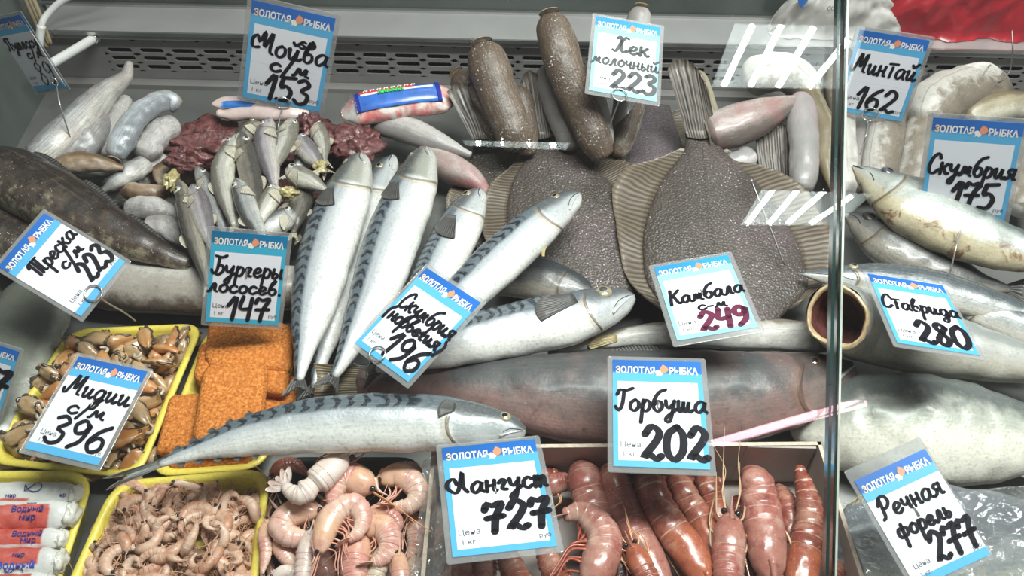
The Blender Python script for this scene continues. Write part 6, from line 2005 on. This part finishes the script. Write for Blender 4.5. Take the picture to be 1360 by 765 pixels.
film('clear_film', 'crinkled clear film hanging over the left wall of the cardboard box', [(562, 612), (602, 592), (598, 800), (546, 800)], [.060, .066, .066, .052], 16, 60, 0.006, FILM, 3.0)
film('clear_bag', 'crinkled clear plastic bag over the trout', [(1118, 668), (1400, 640), (1420, 830), (1170, 830)], [.070, .078, .090, .088], 60, 46, 0.007, BAGFILM, 8.0)

# ---- sealed packs at the back
PINKW = plain('pinkish_sealed_film', (0.58, 0.46, 0.43), 0.25, var=0.2, scale=60, bs=0.5, coat=0.6)


def m_pack():
    m = Mat('crab_stick_in_clear_pack')
    n = m.noise(55, 3, dist=0.4)
    return m.out(m.ramp(n, [(0.42, (0.70, 0.66, 0.62)), (0.52, (0.66, 0.34, 0.31)), (0.62, (0.62, 0.16, 0.16))]), 0.2, bump=n, bs=0.5, bd=0.003, coat=0.7)


th = Thing('fish_pack', 'sealed crab stick pack with a blue panel, lying at the back', 'pack', 'sealed packs at the back')
pa, pb = P(454, 152, .060), P(606, 130, .060)
k = m_per_px(pa)
Lp = Loft([pa, (pa * 2 + pb) / 3 + [0, 0, .003], (pa + 2 * pb) / 3 + [0, 0, .003], pb], lambda u: 21 * k * np.minimum(1, np.minimum(u, 1 - u) * 6 + 0.35), lambda u: 14 * k * np.minimum(1, np.minimum(u, 1 - u) * 5 + 0.12), n=50, seg=28, dors=0, power=0.8, jitter=0.0018, jfreq=70)
_addm(th, 'pack_body', Lp.mesh(), m_pack())


def patch(L, u0, u1, p0, p1, off, nu=16, nv=10, t=0.0003):
    return grid_solid(np.array([[L.at(u, math.radians(p), off)[0] for p in np.linspace(p0, p1, nv)] for u in np.linspace(u0, u1, nu)]), t)


kb = _addm(th, 'blue_panel', patch(Lp, 0.13, 0.86, 8, 118, 0.0016), plain('blue_pack_print', (0.035, 0.13, 0.46), 0.25, var=0.25, scale=80, coat=0.6))
_addm(th, 'navy_edge', patch(Lp, 0.13, 0.17, 8, 118, 0.0021, 5), plain('navy_pack_print', (0.02, 0.035, 0.30), 0.25, coat=0.6))
_addm(th, 'navy_edge', patch(Lp, 0.82, 0.86, 8, 118, 0.0021, 5), plain('navy_pack_print_2', (0.02, 0.035, 0.30), 0.25, coat=0.6))
_addm(th, 'white_swoosh', patch(Lp, 0.19, 0.80, 58, 68, 0.0021), WHITEP)
_addm(th, 'red_swoosh', patch(Lp, 0.18, 0.64, 12, 58, 0.0022), REDP)
for u in np.linspace(0.22, 0.62, 8):
    _addm(th, 'white_letter_stroke', tube([Lp.at(u, math.radians(48), .0027)[0], Lp.at(u + .012, math.radians(26), .0027)[0], Lp.at(u + .028, math.radians(44), .0027)[0], Lp.at(u + .034, math.radians(24), .0027)[0]], 0.0006, 12, 6), WHITEP)
for u in np.linspace(0.34, 0.52, 6):
    _addm(th, 'green_letter_stroke', tube([Lp.at(u, math.radians(72), .0030)[0], Lp.at(u + .010, math.radians(56), .0030)[0], Lp.at(u + .024, math.radians(70), .0030)[0]], 0.0011, 10, 6), plain('bright_green_print', (0.05, 0.55, 0.10), 0.3))
_addm(th, 'clear_fringe', patch(Lp, 0.0, 0.14, -20, 200, 0.0035, 12, 14), BAGFILM)
th.build()
for lb, a, b, hw, hh in (('upper pinkish sealed pack behind the capelin card', (282, 138), (400, 134), 10, .062), ('lower pinkish sealed pack behind the capelin card', (288, 150), (410, 150), 11, .056)):
    a, b = P(a[0], a[1], hh), P(b[0], b[1], hh)
    k = m_per_px(a)
    L2 = Loft([a, (a * 2 + b) / 3, (a + 2 * b) / 3, b], lambda u: hw * k * np.minimum(1, np.minimum(u, 1 - u) * 5 + 0.3), lambda u: hw * 0.7 * k * np.minimum(1, np.minimum(u, 1 - u) * 5 + 0.2), n=40, seg=22, dors=0, power=0.8, jitter=0.002, jfreq=70)
    th = Thing('fish_pack', lb, 'pack', 'sealed packs at the back')
    _addm(th, 'pack_body', L2.mesh(), PINKW)
    if hw == 10:
        _addm(th, 'blue_print', patch(L2, 0.12, 0.5, 95, 150, 0.0006), BLUEP)
    th.build()
# ------------------------------------------------------------------ price tags
gt = 'price tags stuck in the goods'
W_ = lambda t, s0, s1, tb, xh, *r: (t, s0, s1, tb, xh) + r
price_tag('banded tag priced 89 at the upper left, turned steeply', [(-13, 27), (27, 20), (88, 115), (48, 122)], .13, [W_('Путессу', .02, .98, .42, .085), W_('с/м', .45, .95, .56, .075)], [W_('89', .42, .92, .93, .155, .03)], card=CARD_B,
          wire=((72, 108, 6), [(80, 140, .10), (95, 188, .066)]), group=gt, thick=.04, pref=0)
price_tag('framed tag priced 153 over the capelin heap', [(335, 0), (446, 24), (424, 149), (322, 128)], .12, [W_('Ъойва', .04, 1.0, .50, .115), W_('с/м', .30, .80, .655, .085, .045), W_('sp', .62, .82, .365, .07, .035)], [W_('153', .27, .84, .955, .135)],
          wire=((376, 137, 9), [(371, 160, .09), (367, 196, .070)]), group=gt)
price_tag('framed tag priced 223 with grey writing in front of the hake', [(792, 21), (877, 37), (872, 135), (782, 120)], .135, [W_('Хек', .30, .84, .44, .105, .05), W_('молочный', .0, 1.0, .63, .085, .035)], [W_('223', .30, .98, .93, .125, .07)], card=CARD_C, ink=INK_G,
          wire=((823, 126, 10), [(816, 150, .11), (808, 176, .085), (806, 200, .07)]), group=gt)
price_tag('framed tag priced 162 just right of the glass joint at the top', [(1142, 39), (1235, 54), (1197, 161), (1110, 146)], .12, [W_('Минτай', .04, .98, .49, .12)], [W_('162', .24, .84, .92, .14)],
          wire=((1156, 152, 10), [(1150, 180, .09), (1142, 205, .06)]), group=gt)
price_tag('framed tag priced 175 at the right edge', [(1240, 156), (1361, 164), (1334, 293), (1221, 281)], .125, [W_('Скумбрия', .02, 1.02, .56, .105)], [W_('175', .34, .84, .89, .135)],
          wire=((1281, 287, 12), [(1272, 320, .10), (1262, 362, .085)]), group=gt)
price_tag('framed tag priced 280 lying back on the headless fish', [(1152, 362), (1252, 381), (1301, 471), (1192, 457)], .125, [W_('Сτавρида'.replace('ρ', 'р'), .02, 1.0, .50, .10)], [W_('280', .30, .96, .94, .15, .075)], card=CARD_F, group=gt)
price_tag('framed tag priced 249 in dark pink, leaning on the flounder', [(867, 357), (968, 337), (1005, 436), (901, 451)], .105, [W_('Камбала', .05, 1.02, .56, .095, .045, .04), W_('с-м', .38, .75, .68, .06, .035)], [W_('249', .33, .95, .94, .115, .075)], card=CARD_C, pricemat=INK_P, sleeve=(.07, .07, .07, .09), group=gt, pref=0)
price_tag('framed tag priced 202 stuck over the big pink salmon', [(813, 478), (931, 481), (943, 624), (815, 619)], .115, [W_('Горбуша', .03, 1.02, .50, .105)], [W_('202', .30, 1.0, .93, .145, .08)], group=gt, card=CARD_F)
price_tag('framed tag priced 727 in front of the langoustine box', [(584, 595), (713, 584), (738, 725), (603, 741)], .105, [W_('Лангуст', .0, 1.04, .47, .10, .045)], [W_('727', .34, 1.0, .83, .125, .075, .02)], group=gt, pref=0)
price_tag('tilted framed tag priced 196 on the slanting mackerel', [(565, 357), (640, 401), (541, 509), (473, 454)], .125, [W_('Скумбрия', .08, 1.04, .47, .095), W_('(норвегия)', .02, 1.06, .625, .08, .045)], [W_('196', .36, .98, .93, .135)],
          wire=((501, 470, 11), [(489, 488, .09), (486, 500, .075)]), group=gt)
price_tag('teal framed tag priced 147 behind the breaded burgers', [(283, 307), (381, 314), (371, 433), (271, 426)], .105, [W_('Бургеры', .04, .98, .46, .10), W_('лососев.', .0, 1.0, .65, .085)], [W_('147', .28, .85, .95, .13)], card=CARD_T, group=gt)
price_tag('banded tag priced 223 tilted on the dark cod', [(-2, 353), (58, 284), (167, 347), (107, 421)], .105, [W_('Треска', .18, .98, .42, .095), W_('с/м', .46, .86, .575, .075)], [W_('223', .50, 1.0, .88, .13, .06)], card=CARD_B, small=(.10, .86),
          wire=((124, 389, 11), [(142, 402, .08), (165, 415, .06), (180, 426, .045)]), group=gt, pref=0)
price_tag('banded tag priced 396 lying on the mussels', [(106, 474), (195, 493), (131, 619), (32, 595)], .085, [W_('Мидии', .06, .98, .40, .11), W_('с/м', .25, .78, .58, .08)], [W_('396', .16, .96, .90, .14)], card=CARD_B, group=gt)
price_tag('banded tag priced 277 at the lower right', [(1134, 638), (1229, 597), (1315, 735), (1218, 783)], .115, [W_('Речная', .08, .92, .40, .095), W_('форель', .14, .86, .595, .08, .045)], [W_('277', .40, 1.0, .89, .125, .065)], card=CARD_B, sleeve=(.06, .03, .16, .06), small=(.10, .87), group=gt)
price_tag('tag cut off by the left edge of the photo, digit 7 showing', [(-62, 440), (26, 466), (-4, 562), (-90, 534)], .07, [], [W_('297', .12, .98, .70, .21, .09)], group=gt)
price_tag('blue edged tag peeping out above the tag priced 153', [(362, -112), (452, -100), (440, 8), (352, -8)], .10, [], [], group=gt)

# wire pins of their own
th = Thing('wire_pin', 'long thin pin stuck in the large front flounder', 'pin', 'loose pins')
_addm(th, 'pin', tube([P(998, 240, .10), P(1018, 290, .085), P(1042, 352, .065)], 0.0009, 20, 8), WIRE_D)
_addm(th, 'pin_head', sphere(P(998, 240, .10), 0.0017, ZUP, 0.8), WIRE)
th.build()
th = Thing('wire_pin', 'bent dark wire hook at the top right behind the white pollock', 'pin', 'loose pins')
_addm(th, 'pin', tube([P(1344, 40, .13), P(1345, 70, .115), P(1342, 92, .10), P(1334, 104, .095), P(1326, 110, .09)], 0.0008, 30, 8), WIRE_D)
_addm(th, 'pin_tip', tube([P(1305, 100, .10), P(1312, 90, .105), P(1316, 86, .108)], 0.0007, 12, 8), WIRE_D)
th.build()
